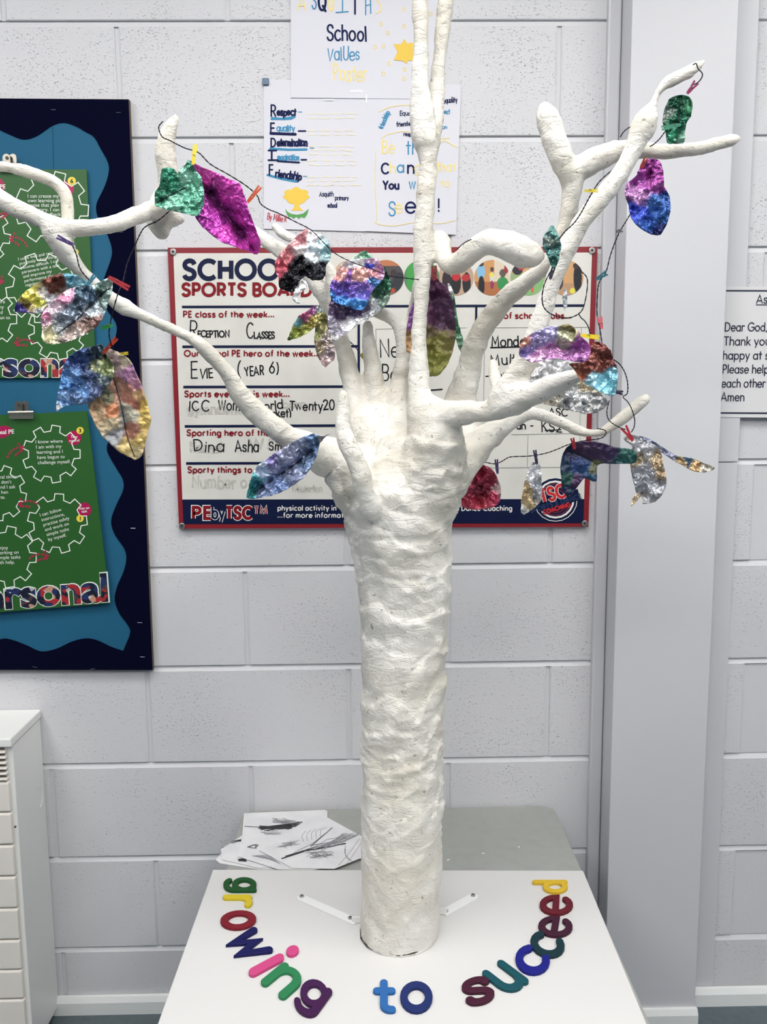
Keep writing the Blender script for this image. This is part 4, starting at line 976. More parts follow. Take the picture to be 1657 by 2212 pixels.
# ------------------------------------------------------------------ prayer notice on the right
NY = WALL_Y - .0165
pn = empty('notice', P(1650, 760, NY)); tag(pn, 'white laminated notice with a navy border at the right edge of the wall', 'notice')
slab([(1561, 619), (1960, 621), (1962, 905), (1545, 901)], NY, .0008, 'sheet', mat('laminated_paper', '#dddcdc', .22), pn)
slab([(1556.5, 621), (1562, 619), (1546, 901), (1541, 900)], NY + .0006, .0006, 'laminate_edge', cm('clear_laminate', '#c9cacd', .1), pn)
INKN = cm('notice_ink', '#151a33', .35)
k = Ink(NY); k.line([(1960, 629), (1566.5, 628), (1552.5, 892), (1960, 894)], 3.2, False)
k.build('border', INKN, pn)
k = Ink(NY, .0008); w_ = 2.1
k.write('As', 1634, 655, 18, w_, sx=.92, slant=.06, rnd=True); k.line([(1633, 658.5), (1662, 658.5)], 1.6, False)
for s_, x, y, f_ in (('Dear God,', 1566, 715, 91), ('Thank you', 1564, 745.5, 99), ('happy at s', 1562, 776, 99), ('Please help', 1561, 806, 99), ('each other', 1559, 836.5, 94), ('Amen', 1557.5, 866, 50)): k.write(s_, x, y, 18, w_, fit=f_, slant=.06)
k.build('lettering', INKN, pn)

# ------------------------------------------------------------------ heater
hz = P(88.6, 1532, WALL_Y - .002).z                              # top of the cover, at the wall
hx = P(88.6, 1532, WALL_Y - .002).x
hf = PZ(29, 1596, hz)                                            # front right corner of the cover
ht = empty('storage_heater', (hx - .3, hf.y, 0)); tag(ht, 'cream storage heater with a slotted grille at the lower left', 'heater')
cream = mat('heater_enamel', '#eeeeea', .35); creamf = mat('heater_front', '#ece6dc', .38); dk = cm('heater_dark', '#6d6b66', .6)
lip = hz - PZ(29, 1615, hz).z
zf = P(29, 1615, hf.y).z
x1 = hx; x0 = hx - .75; yf = hf.y; yb_ = WALL_Y - .002
b = MB(); b.box((x0, yf, zf), (x1, yb_, hz), .003); b.build('top_cover', cream, ht)
b = MB(); b.box((x0, yf + .014, .02), (x1 - .003, yb_, zf - .003), .002); b.build('body', cream, ht)
ys = [1618, 1688, 1755, 1825, 1893, 1962, 2030, 2095, 2158, 2225]
zz = [P(30, v, yf + .006).z for v in ys]
for a, c_ in zip(zz[1:-1], zz[2:]):
    b = MB(); b.box((x0, yf + .003, c_ + .002), (x1 - .012, yf + .016, a - .001), .004); b.build('front_panel', creamf, ht)
b = MB(); b.box((x0, yf + .012, .02), (x1 - .012, yf + .016, zz[-1]), .001); b.build('plinth', creamf, ht)
gz0, gz1 = zz[1], zz[0]
b = MB(); b.box((x0, yf + .0128, gz1), (x1 - .02, yf + .0145, gz0)) if False else b.box((x0, yf + .0125, gz0), (x1 - .02, yf + .0142, gz1)); b.build('grille_recess', dk, ht)
for i in range(6):
    z_ = gz0 + (gz1 - gz0) * (i + .5) / 6; b = MB(); b.box((x0, yf + .001, z_ - .0022), (x1 - .014, yf + .013, z_ + .0022), .0015); b.build('grille_bar', creamf, ht)
b = MB(); yk, zk = yb_ - .045, P(96, 1715, WALL_Y - .02).z
b.tube([(x1 - .0028, yk + .028 * math.cos(a), zk + .028 * math.sin(a)) for a in np.linspace(-1.1, 1.3, 16)], .0012, 6); b.build('knockout_edge', cream, ht)
b = MB(); b.cyl(P(33, 1786, yf + .002), (0, 1, 0), .0022, .003, 10); b.build('rivet', cm('rivet', '#4d4a46', .5), ht)

# ------------------------------------------------------------------ letters laid on the base board
def letter(ch, C, T, R, col, label, foot=False):
    z = B_Z; c = PZ(*C, z); ux = (PZ(*R, z) - c) * .95; uy = (PZ(*T, z) - c) * .96
    g = G[ch]; st = [list(s_) for s_ in g[1]]
    if ch == 't': st = [[(.17, .9), (.17, .18)] + A(.33, .16, .16, .16, 180, 280)[1:], [(.0, .62), (.36, .62)]]
    if ch == 'w': st = [[(.02, X), (.19, .0), (.38, .5), (.57, 0), (.76, X)]]
    if ch == 'i': st = [[(.06, .5), (.06, 0)]]; 
    al = [p for s_ in st for p in s_]
    w = .18                                                       # stroke width in glyph units
    if ch in 'tdgil': w = .19
    if ch in 'se': w = .16
    if ch == 'i': al.append((.06, .78))
    x0, x1 = min(p[0] for p in al) - w / 2, max(p[0] for p in al) + w / 2; y0, y1 = min(p[1] for p in al) - w / 2, max(p[1] for p in al) + w / 2
    H = .0058
    def wp(gx, gy, zz=0): return c + ux * ((gx - (x0 + x1) / 2) / ((x1 - x0) / 2)) + uy * ((gy - (y0 + y1) / 2) / ((y1 - y0) / 2)) + Vector((0, 0, zz))
    col_m = mat('painted_wood_' + ch, tuple(v * .68 for v in lin(col)), .55, bump=(120, .0006), spec=.25)
    def solid(strokes):
        b = MB()
        for s_ in strokes:
            V, F = ribbon(s_, w, False); 
            pts = clean(s_); closed = math.dist(pts[0], pts[-1]) < 1e-6
            m_ = len(V)
            top = [wp(v[0], v[1], H) for v in V]; bot = [wp(v[0], v[1], .0) for v in V]
            Fs = [tuple(f) for f in F] + [tuple(i + m_ for i in reversed(f)) for f in F]
            n_ = m_ // 2
            for i in range(n_ if closed else n_ - 1):
                j = (i + 1) % n_
                Fs += [(2 * i, 2 * j, 2 * j + m_, 2 * i + m_), (2 * i + 1, 2 * i + 1 + m_, 2 * j + 1 + m_, 2 * j + 1)]
            if not closed: Fs += [(0, m_, m_ + 1, 1), (m_ - 2, m_ - 1, 2 * m_ - 1, 2 * m_ - 2)]
            b.add(top + bot, Fs)
            for e in ((pts[0], pts[-1]) if not closed else ()):
                n2 = 20; ring_ = [(e[0] + w / 2 * math.cos(2 * math.pi * i / n2), e[1] + w / 2 * math.sin(2 * math.pi * i / n2)) for i in range(n2)]
                V2 = [wp(a, d, H) for a, d in ring_] + [wp(a, d, 0) for a, d in ring_]
                b.add(V2, [tuple(range(n2)), tuple(range(2 * n2 - 1, n2 - 1, -1))] + [(i, (i + 1) % n2, n2 + (i + 1) % n2, n2 + i) for i in range(n2)])
        tmp = b.build('tmp', None); r = tmp.modifiers.new('r', 'REMESH'); r.mode = 'VOXEL'; r.voxel_size = .0007
        sm = tmp.modifiers.new('s', 'SMOOTH'); sm.factor = .5; sm.iterations = 4
        me = bpy.data.meshes.new_from_object(tmp.evaluated_get(bpy.context.evaluated_depsgraph_get())); bpy.data.objects.remove(tmp)
        me.materials.clear(); me.materials.append(col_m); me.shade_smooth(); return me
    if ch == 'i':
        root = empty('wooden_letter', c)
        for nm, ss in (('stem', st), ('dot', [A(.06, .78, .025, .025, 0, 360)])):
            me = solid(ss)
            for v in me.vertices: v.co -= c
            o = bpy.data.objects.new(nm, me); COL.objects.link(o); o.parent = root
    else:
        me = solid(st)
        for v in me.vertices: v.co -= c
        root = bpy.data.objects.new('wooden_letter', me); COL.objects.link(root); root.location = c
    tag(root, label, 'letter', 'painted wooden letters on the base board')


def q5(x, y): return (330 + x / 3.314, 1700 + y / 3.314)
def q6(x, y): return (780 + x / 2.589, 1700 + y / 2.589)


for q, ch, C, T, R, col, lb in (
    (q5, 'g', (624, 712), (748, 712), (624, 765), '#1c5a26', 'dark green wooden letter g at the far left of the arc'),
    (q5, 'r', (607, 830), (718, 830), (607, 875), '#ecd22e', 'yellow wooden letter r below the dark green g'),
    (q5, 'o', (613, 966), (746, 950), (628, 1035), '#8a1a2a', 'crimson wooden letter o below the yellow r'),
    (q5, 'w', (692, 1140), (806, 1098), (764, 1236), '#0e0e5a', 'navy wooden letter w below the crimson o'),
    (q5, 'i', (865, 1262), (1040, 1168), (881, 1287), '#e0508f', 'pink wooden letter i with a round dot'),
    (q5, 'n', (938, 1400), (1030, 1322), (1030, 1466), '#2f8a58', 'green wooden letter n between the pink i and the purple g'),
    (q5, 'g', (1135, 1522), (1216, 1414), (1222, 1590), '#45164f', 'purple wooden letter g at the lower end of the left arc'),
    (q6, 't', (130, 1180), (130, 1088), (197, 1180), '#2f70b8', 'light blue wooden letter t in front of the trunk'),
    (q6, 'o', (309, 1186), (309, 1098), (405, 1186), '#1a2f70', 'dark blue wooden letter o beside the light blue t'),
    (q6, 's', (652, 1151), (622, 1078), (736, 1127), '#4a1330', 'dark plum wooden letter s at the start of the right arc'),
    (q6, 'u', (806, 1076), (722, 1012), (866, 1034), '#0d5560', 'teal wooden letter u after the plum s'),
    (q6, 'c', (953, 984), (868, 936), (999, 922), '#141a8a', 'bright blue wooden letter c after the teal u'),
    (q6, 'c', (1038, 897), (944, 860), (1066, 838), '#0a333d', 'very dark teal wooden letter c above the bright blue c'),
    (q6, 'e', (1087, 791), (988, 783), (1097, 733), '#43122f', 'dark purple wooden letter e below the red e'),
    (q6, 'e', (1092, 670), (995, 668), (1095, 614), '#6f1426', 'dark red wooden letter e below the yellow d'),
    (q6, 'd', (1056, 568), (952, 568), (1056, 531), '#f2c934', 'yellow wooden letter d at the far end of the right arc')):
    letter(ch, q(*C), q(*T), q(*R), col, lb)

# brackets holding the trunk
brk = mat('white_bracket', '#e2e2e0', .3)
scw = cm('bracket_screw', '#a9abad', .3, .8)
for A0, B0, scs, lb in (((650, 1940), (770, 1994), ((652, 1939), (757, 1986)), 'white metal strip bracket screwed to the board left of the trunk'),
                        ((1024, 1937), (956, 1975), ((1022, 1937), (963, 1971)), 'white metal strip bracket screwed to the board right of the trunk')):
    a, c_ = PZ(*A0, B_Z), PZ(*B0, B_Z); d = (c_ - a).normalized(); n_ = Vector((-d.y, d.x, 0)); w = .009
    rt = empty('bracket', (a + c_) / 2); tag(rt, lb, 'bracket', 'trunk brackets')
    pts = [a - d * .006 + n_ * w * .6, a - d * .006 - n_ * w * .6, a - n_ * w, c_ - n_ * w, c_ + n_ * w, a + n_ * w]
    pts = [(p.x, p.y) for p in (pts[0], pts[5], pts[4], pts[3], pts[2], pts[1])]
    b = MB(); b.bm(prism(pts, B_Z + .0002, B_Z + .0024, .0006)); b.build('strip', brk, rt)
    up = PZ(*B0, B_Z); b = MB(); b.box((up.x - .008, up.y - .0015, B_Z + .001), (up.x + .008, up.y + .0015, B_Z + .012), .0005); b.build('upright_tab', brk, rt)
    for s_ in scs:
        b = MB(); p_ = PZ(*s_, B_Z); b.cyl((p_.x, p_.y, B_Z + .0032), (0, 0, 1), .0045, .003, 16, bev=.0008); sc_ = b.build('screw', scw, rt)
        b = MB(); b.cyl((p_.x, p_.y, B_Z + .0048), (0, 0, 1), .0018, .0006, 10); b.build('recess', cm('screw_recess', '#2b2b2c', .6), sc_)

# ------------------------------------------------------------------ feather rubbings piled on the table
rub = mat('cartridge_paper', '#dcdbdc', .65, var=(20, '#c2c2c4', .5)); char = cm('charcoal', '#2c2d31', .8); char2 = cm('charcoal_light', '#86878b', .8)
def sheet(pts, lift, label, marks=(), marks2=()):
    z = TAB_Z + lift; V = [PZ(330 + x / 3.314, 1700 + y / 3.314, z) for x, y in pts]; c_ = sum(V, Vector((0, 0, 0))) / len(V)
    rt = empty('drawing_sheet', c_); tag(rt, label, 'drawing', 'feather rubbings piled on the grey table')
    b = MB(); b.bm(prism([(v.x, v.y) for v in V][::-1], z - .0006, z)); b.build('sheet', rub, rt)
    for nm, mm_, mk in (('charcoal_marks', char, marks), ('smudged_marks', char2, marks2)):
        if not mk: continue
        b = MB(); i = 0
        for pl_, w in mk:
            V2, F2 = ribbon(pl_, w); i += 1
            b.add([PZ(330 + x / 3.314, 1700 + y / 3.314, z + .0003 + .00002 * (i % 10)) for x, y in V2], F2)
        b.build(nm, mm_, rt)


R_ = random.Random(3)
def scr_(x0, y0, x1, y1, n, sx, sy, w): return [([(x0 + R_.uniform(-sx, sx), y0 + R_.uniform(-sy, sy)), ((x0 + x1) / 2 + R_.uniform(-sx, sx), (y0 + y1) / 2 + R_.uniform(-sy, sy)), (x1 + R_.uniform(-sx, sx), y1 + R_.uniform(-sy, sy))], w) for _ in range(n)]


sheet([(450, 520), (490, 475), (960, 500), (1000, 560), (990, 590), (760, 590), (480, 545)], .001, 'lowest feather rubbing sheet fanned out at the bottom of the pile')
sheet([(487, 446), (650, 340), (1000, 420), (960, 560), (760, 580), (500, 520), (492, 480)], .0026, 'sheet with a charcoal blot peeping out left of the feather rubbing pile',
      [([(612 + i * 6, 520 + (i % 2) * 9), (650 + i * 4, 514 + (i % 3) * 8)], 9) for i in range(6)] + scr_(570, 395, 640, 378, 6, 12, 10, 3))
sheet([(652, 188), (1232, 163), (1250, 172), (1248, 240), (960, 500), (608, 500), (640, 350)], .0042, 'feather rubbing with a dark horizontal smear lying square to the wall',
      scr_(790, 300, 1060, 262, 26, 40, 14, 4) + scr_(780, 290, 980, 292, 10, 20, 12, 7) + [([(660, 282), (800, 288)], 4), ([(680, 430), (712, 418), (742, 412), (735, 432), (755, 416)], 6), ([(690, 432), (742, 438)], 4)],
      scr_(900, 240, 1060, 270, 18, 50, 20, 3) + scr_(800, 330, 900, 320, 8, 40, 20, 2.5))
sheet([(700, 470), (960, 500), (1200, 585), (1150, 592), (900, 590), (620, 500)], .0050, 'narrow strip of rubbing showing a grey quill below the top sheet', [], [([(710 + i * 14, 492 - i), (850 + i * 8, 520 + i * 4)], 4) for i in range(9)])
v1 = [([(925, 512), (1100, 455), (1380, 405)], 9), ([(950, 495), (1180, 425)], 6), ([(1130, 425), (1285, 292)], 5)]
v2 = [([(1010, 470), (1150, 400), (1265, 310)], 4)] + [(catmull([(1080 + i * 30, 390 - i * 6), (1068 + i * 34, 350 - i * 10), (1095 + i * 36, 315 - i * 6)], 3), 3) for i in range(5)]
v2 += scr_(930, 420, 1010, 400, 12, 45, 25, 3) + scr_(1120, 480, 1250, 490, 18, 60, 30, 3) + scr_(1180, 440, 1420, 350, 20, 60, 24, 3) + [(catmull([(1380, 420 + i * 24), (1375 + i * 4, 470 + i * 12), (1400 + i * 14, 520 + i * 6)], 3), 4) for i in range(3)] + [(catmull([(1330, 560), (1400, 480), (1480, 370)], 3), 3), (catmull([(1380, 560), (1440, 480), (1490, 400)], 3), 3)]
sheet([(762, 452), (1185, 182), (1500, 355), (1700, 440), (1640, 480), (1480, 512), (1300, 585), (1000, 580), (830, 488)], .0068, 'top feather rubbing with a bold quill lying diagonally beside the trunk', v1, v2)
for i, (x, y, ang, lb) in enumerate(((1044, 1845, .2, 'nearer the middle of the table'), (1121, 1831, 1.1, 'on the right of the table'), (968, 1859, .8, 'close beside the trunk'))):
    p_ = PZ(x, y, TAB_Z); d = Vector((math.cos(ang), math.sin(ang), 0)) * .003
    b = MB(); b.tube([p_ - d + Vector((0, 0, .001)), p_ + Vector((0, 0, .0016)), p_ + d + Vector((0, 0, .001))], .0011, 6)
    tag(b.build('paper_scrap', cm('scrap', '#ecebea', .7)), 'tiny curl of white paper lying ' + lb, 'scrap', 'paper scraps on the grey table')

# ------------------------------------------------------------------ foil leaves
foil = bpy.data.materials.new('crumpled_foil'); foil.use_nodes = True
def foil_mat(name, metal, rough, bump):
    m = mat(name, (.5, .5, .5), rough, metal, attr='ink'); t = NT(m); tc = t.add('ShaderNodeTexCoord')
    n_ = t.add('ShaderNodeTexNoise'); n_.inputs['Scale'].default_value = 60; n_.inputs['Detail'].default_value = 2
    md_ = t.add('ShaderNodeMix', data_type='VECTOR'); md_.inputs[0].default_value = .03
    t.link(tc.outputs['Object'], n_.inputs['Vector']); t.link(tc.outputs['Object'], md_.inputs[4]); t.link(n_.outputs['Color'], md_.inputs[5])
    prev = None
    for sc_, wt in ((26, 1.0), (62, .42), (150, .10)):               # creases: ridged noise at three sizes
        n2 = t.add('ShaderNodeTexNoise'); n2.inputs['Scale'].default_value = sc_; n2.inputs['Detail'].default_value = 0; t.link(md_.outputs[1], n2.inputs['Vector'])
        s1 = t.add('ShaderNodeMath', operation='SUBTRACT'); s1.inputs[1].default_value = .5; t.link(n2.outputs[0], s1.inputs[0])
        s2 = t.add('ShaderNodeMath', operation='ABSOLUTE'); t.link(s1.outputs[0], s2.inputs[0])
        s3 = t.add('ShaderNodeMath', operation='MULTIPLY_ADD'); s3.inputs[1].default_value = wt; t.link(s2.outputs[0], s3.inputs[0])
        if prev: t.link(prev.outputs[0], s3.inputs[2])
        else: s3.inputs[2].default_value = 0
        prev = s3
    b_ = t.add('ShaderNodeBump'); b_.inputs['Distance'].default_value = bump; b_.inputs['Strength'].default_value = 1; t.link(prev.outputs[0], b_.inputs['Height']); t.link(b_.outputs[0], t.b.inputs['Normal'])
    return m
bpy.data.materials.remove(foil)
FOIL = foil_mat('crumpled_foil', .42, .27, .020)
SOFT = foil_mat('painted_foil', .2, .42, .008)
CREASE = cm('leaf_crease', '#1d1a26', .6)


def tr(k):
    return {3: lambda x, y: (300 + x * .2535, 240 + y * .2535), 5: lambda x, y: (560 + x * .2716, 460 + y * .2716), 8: lambda x, y: (360 + x * .2655, 820 + y * .2655),
            1: lambda x, y: (x * .2535, 200 + y * .2535), 2: lambda x, y: (x * .2535, 740 + y * .2535), 6: lambda x, y: (960 + x * .4207, 100 + y * .4207),
            7: lambda x, y: (960 + x * .4207, 640 + y * .4207), 0: lambda x, y: (x, y)}[k]


def leaf(kk, label, outline, Y, cols, rib=None, fold=.012, crumple=.004, tilt=(0, 0), m=None, warp=7, curl=0, crease=False, gain=1.2):
    crumple *= .75
    f = tr(kk); o_ = [f(*p) for p in outline]; rb = [f(*p) for p in rib] if rib else None
    cl = []
    for x, y, c_ in cols:
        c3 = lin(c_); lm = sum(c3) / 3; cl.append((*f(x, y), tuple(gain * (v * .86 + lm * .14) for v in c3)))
    rr = random.Random(hash(label) % 1000 if False else len(label) * 7 + len(outline))
    o_ = [(p[0] + rr.uniform(-1, 1), p[1] + rr.uniform(-1, 1)) for p in catmull(o_, 3, True)]
    pts, nb_n = fill_points(o_, 3.6)
    pts = pts[:nb_n] + [(p[0] + rr.uniform(-.8, .8), p[1] + rr.uniform(-.8, .8)) for p in pts[nb_n:]]; F = tri(pts, nb_n)
    cx = sum(p[0] for p in pts) / len(pts); cy = sum(p[1] for p in pts) / len(pts); sd = len(label) * 1.37 + cx * .01
    V = []
    def depth(x, y):
        d = 0
        if rb:
            bd = 1e9
            for a, c_ in zip(rb[:-1], rb[1:]):
                ax, ay = c_[0] - a[0], c_[1] - a[1]; L2 = ax * ax + ay * ay; t_ = max(0, min(1, ((x - a[0]) * ax + (y - a[1]) * ay) / L2))
                bd = min(bd, math.hypot(x - a[0] - t_ * ax, y - a[1] - t_ * ay))
            d += fold * (1 - math.exp(-bd / 22.0)) * -1 + fold * .5
        d += tilt[0] * (x - cx) / 100 + tilt[1] * (y - cy) / 100 + curl * ((x - cx) ** 2 + (y - cy) ** 2) / 1e4
        n1 = abs(noise.noise((x * .03 + sd, y * .03, sd))); n2 = abs(noise.noise((x * .065 + sd, y * .065, sd + 5))); n3 = noise.noise((x * .14, y * .14, sd + 9))
        n4 = abs(noise.noise((x * .11 + 2 * sd, y * .11, sd + 17)))
        return Y + d + crumple * (2.6 * n1 + 1.6 * n2 + .8 * n4 + .2 * n3)
    for x, y in pts: V.append(P(x, y, depth(x, y)))
    c0 = P(cx, cy, Y); nm = 'foil_leaf'
    me = bpy.data.meshes.new(nm); me.from_pydata([tuple(v - c0) for v in V], [], F); me.update(); me.materials.append(m or FOIL)
    ca_ = me.color_attributes.new('ink', 'FLOAT_COLOR', 'POINT')
    arr = np.array([(c_[0], c_[1]) for c_ in cl]); cv = np.array([c_[2] for c_ in cl])
    for i, (x, y) in enumerate(pts):
        wx = x + warp * noise.noise((x * .045, y * .045, sd + 3)) + warp * .5 * noise.noise((x * .12, y * .12, sd)); wy = y + warp * noise.noise((x * .045, y * .045, sd + 13)) + warp * .5 * noise.noise((x * .12, y * .12, sd + 8))
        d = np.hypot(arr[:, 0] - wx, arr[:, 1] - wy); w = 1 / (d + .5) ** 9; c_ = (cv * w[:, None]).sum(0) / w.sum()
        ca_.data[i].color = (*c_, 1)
    me.shade_smooth(); o = bpy.data.objects.new(nm, me); COL.objects.link(o); o.location = c0
    s_ = o.modifiers.new('thickness', 'SOLIDIFY'); s_.thickness = .0005; s_.offset = 0
    tag(o, label, 'leaf', 'foil leaves pegged to the tree')
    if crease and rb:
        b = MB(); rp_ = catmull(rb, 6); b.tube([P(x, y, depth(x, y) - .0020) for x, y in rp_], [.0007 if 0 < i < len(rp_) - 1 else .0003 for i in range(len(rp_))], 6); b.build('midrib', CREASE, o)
    return o


D = TY
leaf(3, 'crinkled teal green foil leaf hanging in front of the horn branch', [(430, 420), (480, 500), (530, 560), (555, 690), (550, 800), (520, 870), (480, 895), (380, 870), (260, 845), (170, 820), (135, 790), (140, 690), (180, 620), (190, 510), (230, 485), (300, 490), (330, 530), (345, 500), (400, 450)], D - .185,
     [(220, 560, '#2b8a6c'), (280, 620, '#2f8f70'), (420, 560, '#8fd0b5'), (430, 640, '#5fae90'), (420, 760, '#57a588'), (300, 780, '#78bfa2'), (190, 710, '#3c8d70'), (500, 800, '#4f9d80'), (440, 460, '#2f7a60'), (480, 600, '#6fbf9f')], [(150, 780), (270, 715), (400, 650)], .012, .006, crease=True)
leaf(3, 'large magenta foil leaf folded along its middle below the yellow peg', [(440, 420), (500, 460), (640, 520), (760, 575), (850, 610), (880, 660), (920, 790), (970, 930), (1010, 1040), (1035, 1110), (1010, 1220), (920, 1190), (800, 1150), (700, 1110), (600, 1040), (520, 960), (480, 895), (550, 800), (550, 690), (500, 560), (460, 480)], D - .16,
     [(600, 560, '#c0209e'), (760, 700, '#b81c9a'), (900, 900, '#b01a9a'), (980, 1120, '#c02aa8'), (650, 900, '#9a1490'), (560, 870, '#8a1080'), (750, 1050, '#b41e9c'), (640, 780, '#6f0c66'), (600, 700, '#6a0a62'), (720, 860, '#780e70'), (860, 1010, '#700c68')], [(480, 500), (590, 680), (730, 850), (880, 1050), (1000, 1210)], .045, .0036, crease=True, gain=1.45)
leaf(3, 'foil leaf painted pink white and black above the left limb', [(1430, 1000), (1500, 1030), (1570, 1060), (1630, 1150), (1635, 1250), (1590, 1330), (1590, 1400), (1550, 1440), (1480, 1440), (1420, 1410), (1380, 1440), (1340, 1500), (1310, 1545), (1250, 1530), (1200, 1500), (1190, 1420), (1155, 1350), (1170, 1270), (1220, 1200), (1300, 1110), (1400, 1020)], D + .06,
     [(1260, 1230, '#dc8088'), (1190, 1330, '#c94f63'), (1180, 1380, '#d05a70'), (1390, 1070, '#e0909a'), (1330, 1130, '#e4a0a4'), (1350, 1180, '#f2e8e6'), (1500, 1150, '#cfe8ee'), (1480, 1230, '#e4eef2'), (1590, 1200, '#a9d3d8'), (1480, 1070, '#f0f0f2'), (1280, 1430, '#14151c'), (1360, 1270, '#1a1a22'), (1340, 1340, '#101118'), (1440, 1340, '#181820'), (1510, 1360, '#20222a'), (1250, 1490, '#0e1016'), (1560, 1330, '#23252e'), (1570, 1400, '#181a22')], [(1440, 1010), (1400, 1200), (1260, 1520)], .012, .009, warp=5)
leaf(3, 'twisted white foil stalk dangling under the pink and black leaf', [(1400, 1440), (1440, 1490), (1390, 1540), (1355, 1590), (1372, 1640), (1340, 1635), (1305, 1600), (1325, 1540), (1340, 1490)], D + .055, [(1370, 1500, '#e8e8ea'), (1340, 1600, '#f2f2f4')], None, 0, .008)
leaf(3, 'small pink and gold foil leaf pointing down left beside the left limb', [(1530, 1660), (1575, 1700), (1585, 1760), (1530, 1820), (1460, 1870), (1400, 1910), (1330, 1940), (1265, 1950), (1290, 1890), (1320, 1810), (1360, 1750), (1440, 1700), (1490, 1660)], D + .055,
     [(1410, 1740, '#b85080'), (1470, 1690, '#7a4070'), (1540, 1690, '#7f8f8e'), (1480, 1800, '#8f8032'), (1400, 1860, '#8a8f34'), (1320, 1880, '#a2b04a'), (1340, 1800, '#4f8890'), (1290, 1930, '#5a6a30'), (1540, 1760, '#8a8440')], [(1270, 1945), (1400, 1830), (1560, 1680)], .014, .008)
leaf(5, 'drooping olive and mauve foil leaf hanging in front of the left limb', [(520, 790), (548, 850), (560, 950), (592, 1050), (605, 1150), (560, 1200), (525, 1225), (490, 1190), (460, 1120), (440, 1030), (445, 930), (460, 860), (490, 810)], D + .05,
     [(485, 870, '#8f8a55'), (465, 960, '#7a7d4a'), (530, 1000, '#a08f8c'), (545, 1110, '#a08f92'), (480, 1080, '#8a7d62'), (520, 1205, '#d0b0ae')], [(520, 800), (510, 1000), (525, 1215)], .012, .008)
leaf(5, 'round green and purple foil leaf hanging behind the striped leaf', [(850, 300), (880, 335), (960, 400), (1010, 450), (1040, 540), (1045, 640), (1010, 730), (940, 800), (850, 860), (760, 910), (700, 960), (620, 1010), (560, 1060), (515, 1070), (540, 1000), (545, 940), (545, 850), (550, 760), (570, 690), (600, 600), (700, 420), (760, 340)], D + .055,
     [(1000, 560, '#1c5a40'), (980, 480, '#16503a'), (960, 640, '#3f7058'), (990, 690, '#8aa898'), (900, 740, '#d0d6d8'), (650, 800, '#5e4a70'), (780, 790, '#54406a'), (700, 730, '#5a466c'), (840, 740, '#7a6a88'), (620, 920, '#b8b4c0'), (700, 920, '#e0e0e4'), (560, 880, '#a8a2b4'), (880, 800, '#e6e6e8'), (560, 1030, '#f2f2f2'), (850, 320, '#6cae8a'), (780, 340, '#a8c8b4'), (800, 880, '#eeeeee')], [(860, 320), (800, 640), (530, 1060)], .010, .006, tilt=(0, 0), curl=-.004)
leaf(5, 'striped foil leaf in peach violet and blue nearest the stem', [(700, 380), (800, 365), (860, 360), (930, 360), (980, 420), (998, 490), (960, 560), (920, 600), (880, 660), (850, 740), (800, 775), (700, 750), (620, 720), (575, 680), (562, 600), (575, 550), (610, 490), (640, 430)], D + .03,
     [(720, 400, '#e8e4ea'), (780, 390, '#f4f2f4'), (680, 480, '#d99a90'), (760, 490, '#e4a89c'), (840, 490, '#e0a598'), (900, 490, '#dc9aa0'), (640, 510, '#d8958c'), (960, 440, '#d9a0c8'), (900, 390, '#e0b8d4'), (885, 420, '#1d3fb8'), (718, 490, '#7a48a0'), (900, 540, '#3a74b0'), (610, 570, '#5d3f9a'), (690, 570, '#5f429e'), (770, 580, '#6848a6'), (860, 580, '#7a5ab0'), (640, 630, '#5a4cb4'), (730, 640, '#6a58c0'), (820, 650, '#7a70cc'), (600, 670, '#1f74c8'), (660, 690, '#2a7ac8'), (740, 720, '#2a80cc'), (820, 720, '#3a8cd0')], [(900, 370), (820, 560), (770, 760)], .010, .008, warp=4)
leaf(5, 'long purple and olive foil leaf hanging behind the central stem', [(1390, 500), (1440, 550), (1500, 600), (1540, 700), (1560, 850), (1560, 1000), (1540, 1100), (1500, 1200), (1440, 1280), (1380, 1300), (1330, 1290), (1250, 1220), (1200, 1120), (1168, 1085), (1175, 900), (1195, 800), (1230, 700), (1300, 580), (1350, 520)], D + .022,
     [(1400, 620, '#6a3560'), (1480, 750, '#5f355e'), (1360, 800, '#7a4470'), (1440, 860, '#64405f'), (1260, 800, '#8a4a98'), (1210, 850, '#9050a0'), (1540, 880, '#5a3a58'), (1400, 1000, '#8f8a35'), (1490, 1000, '#857c38'), (1420, 1200, '#969838'), (1370, 960, '#7d6a48'), (1210, 1010, '#a8804a'), (1190, 1070, '#c09058'), (1540, 960, '#7a6a48')], [(1390, 510), (1400, 850), (1370, 1290)], .016, .006, m=SOFT, gain=.8)
leaf(5, 'narrow green foil strip curling down right of the purple leaf', [(1500, 560), (1540, 610), (1562, 720), (1580, 850), (1605, 950), (1640, 1060), (1655, 1150), (1640, 1220), (1600, 1225), (1610, 1130), (1575, 1050), (1556, 960), (1552, 850), (1530, 700)], D + .065,
     [(1545, 700, '#3a6a50'), (1575, 900, '#4a8a6a'), (1600, 1020, '#5f8f74'), (1635, 1180, '#7a9a88'), (1500, 570, '#d8dcd8')], None, 0, .005)
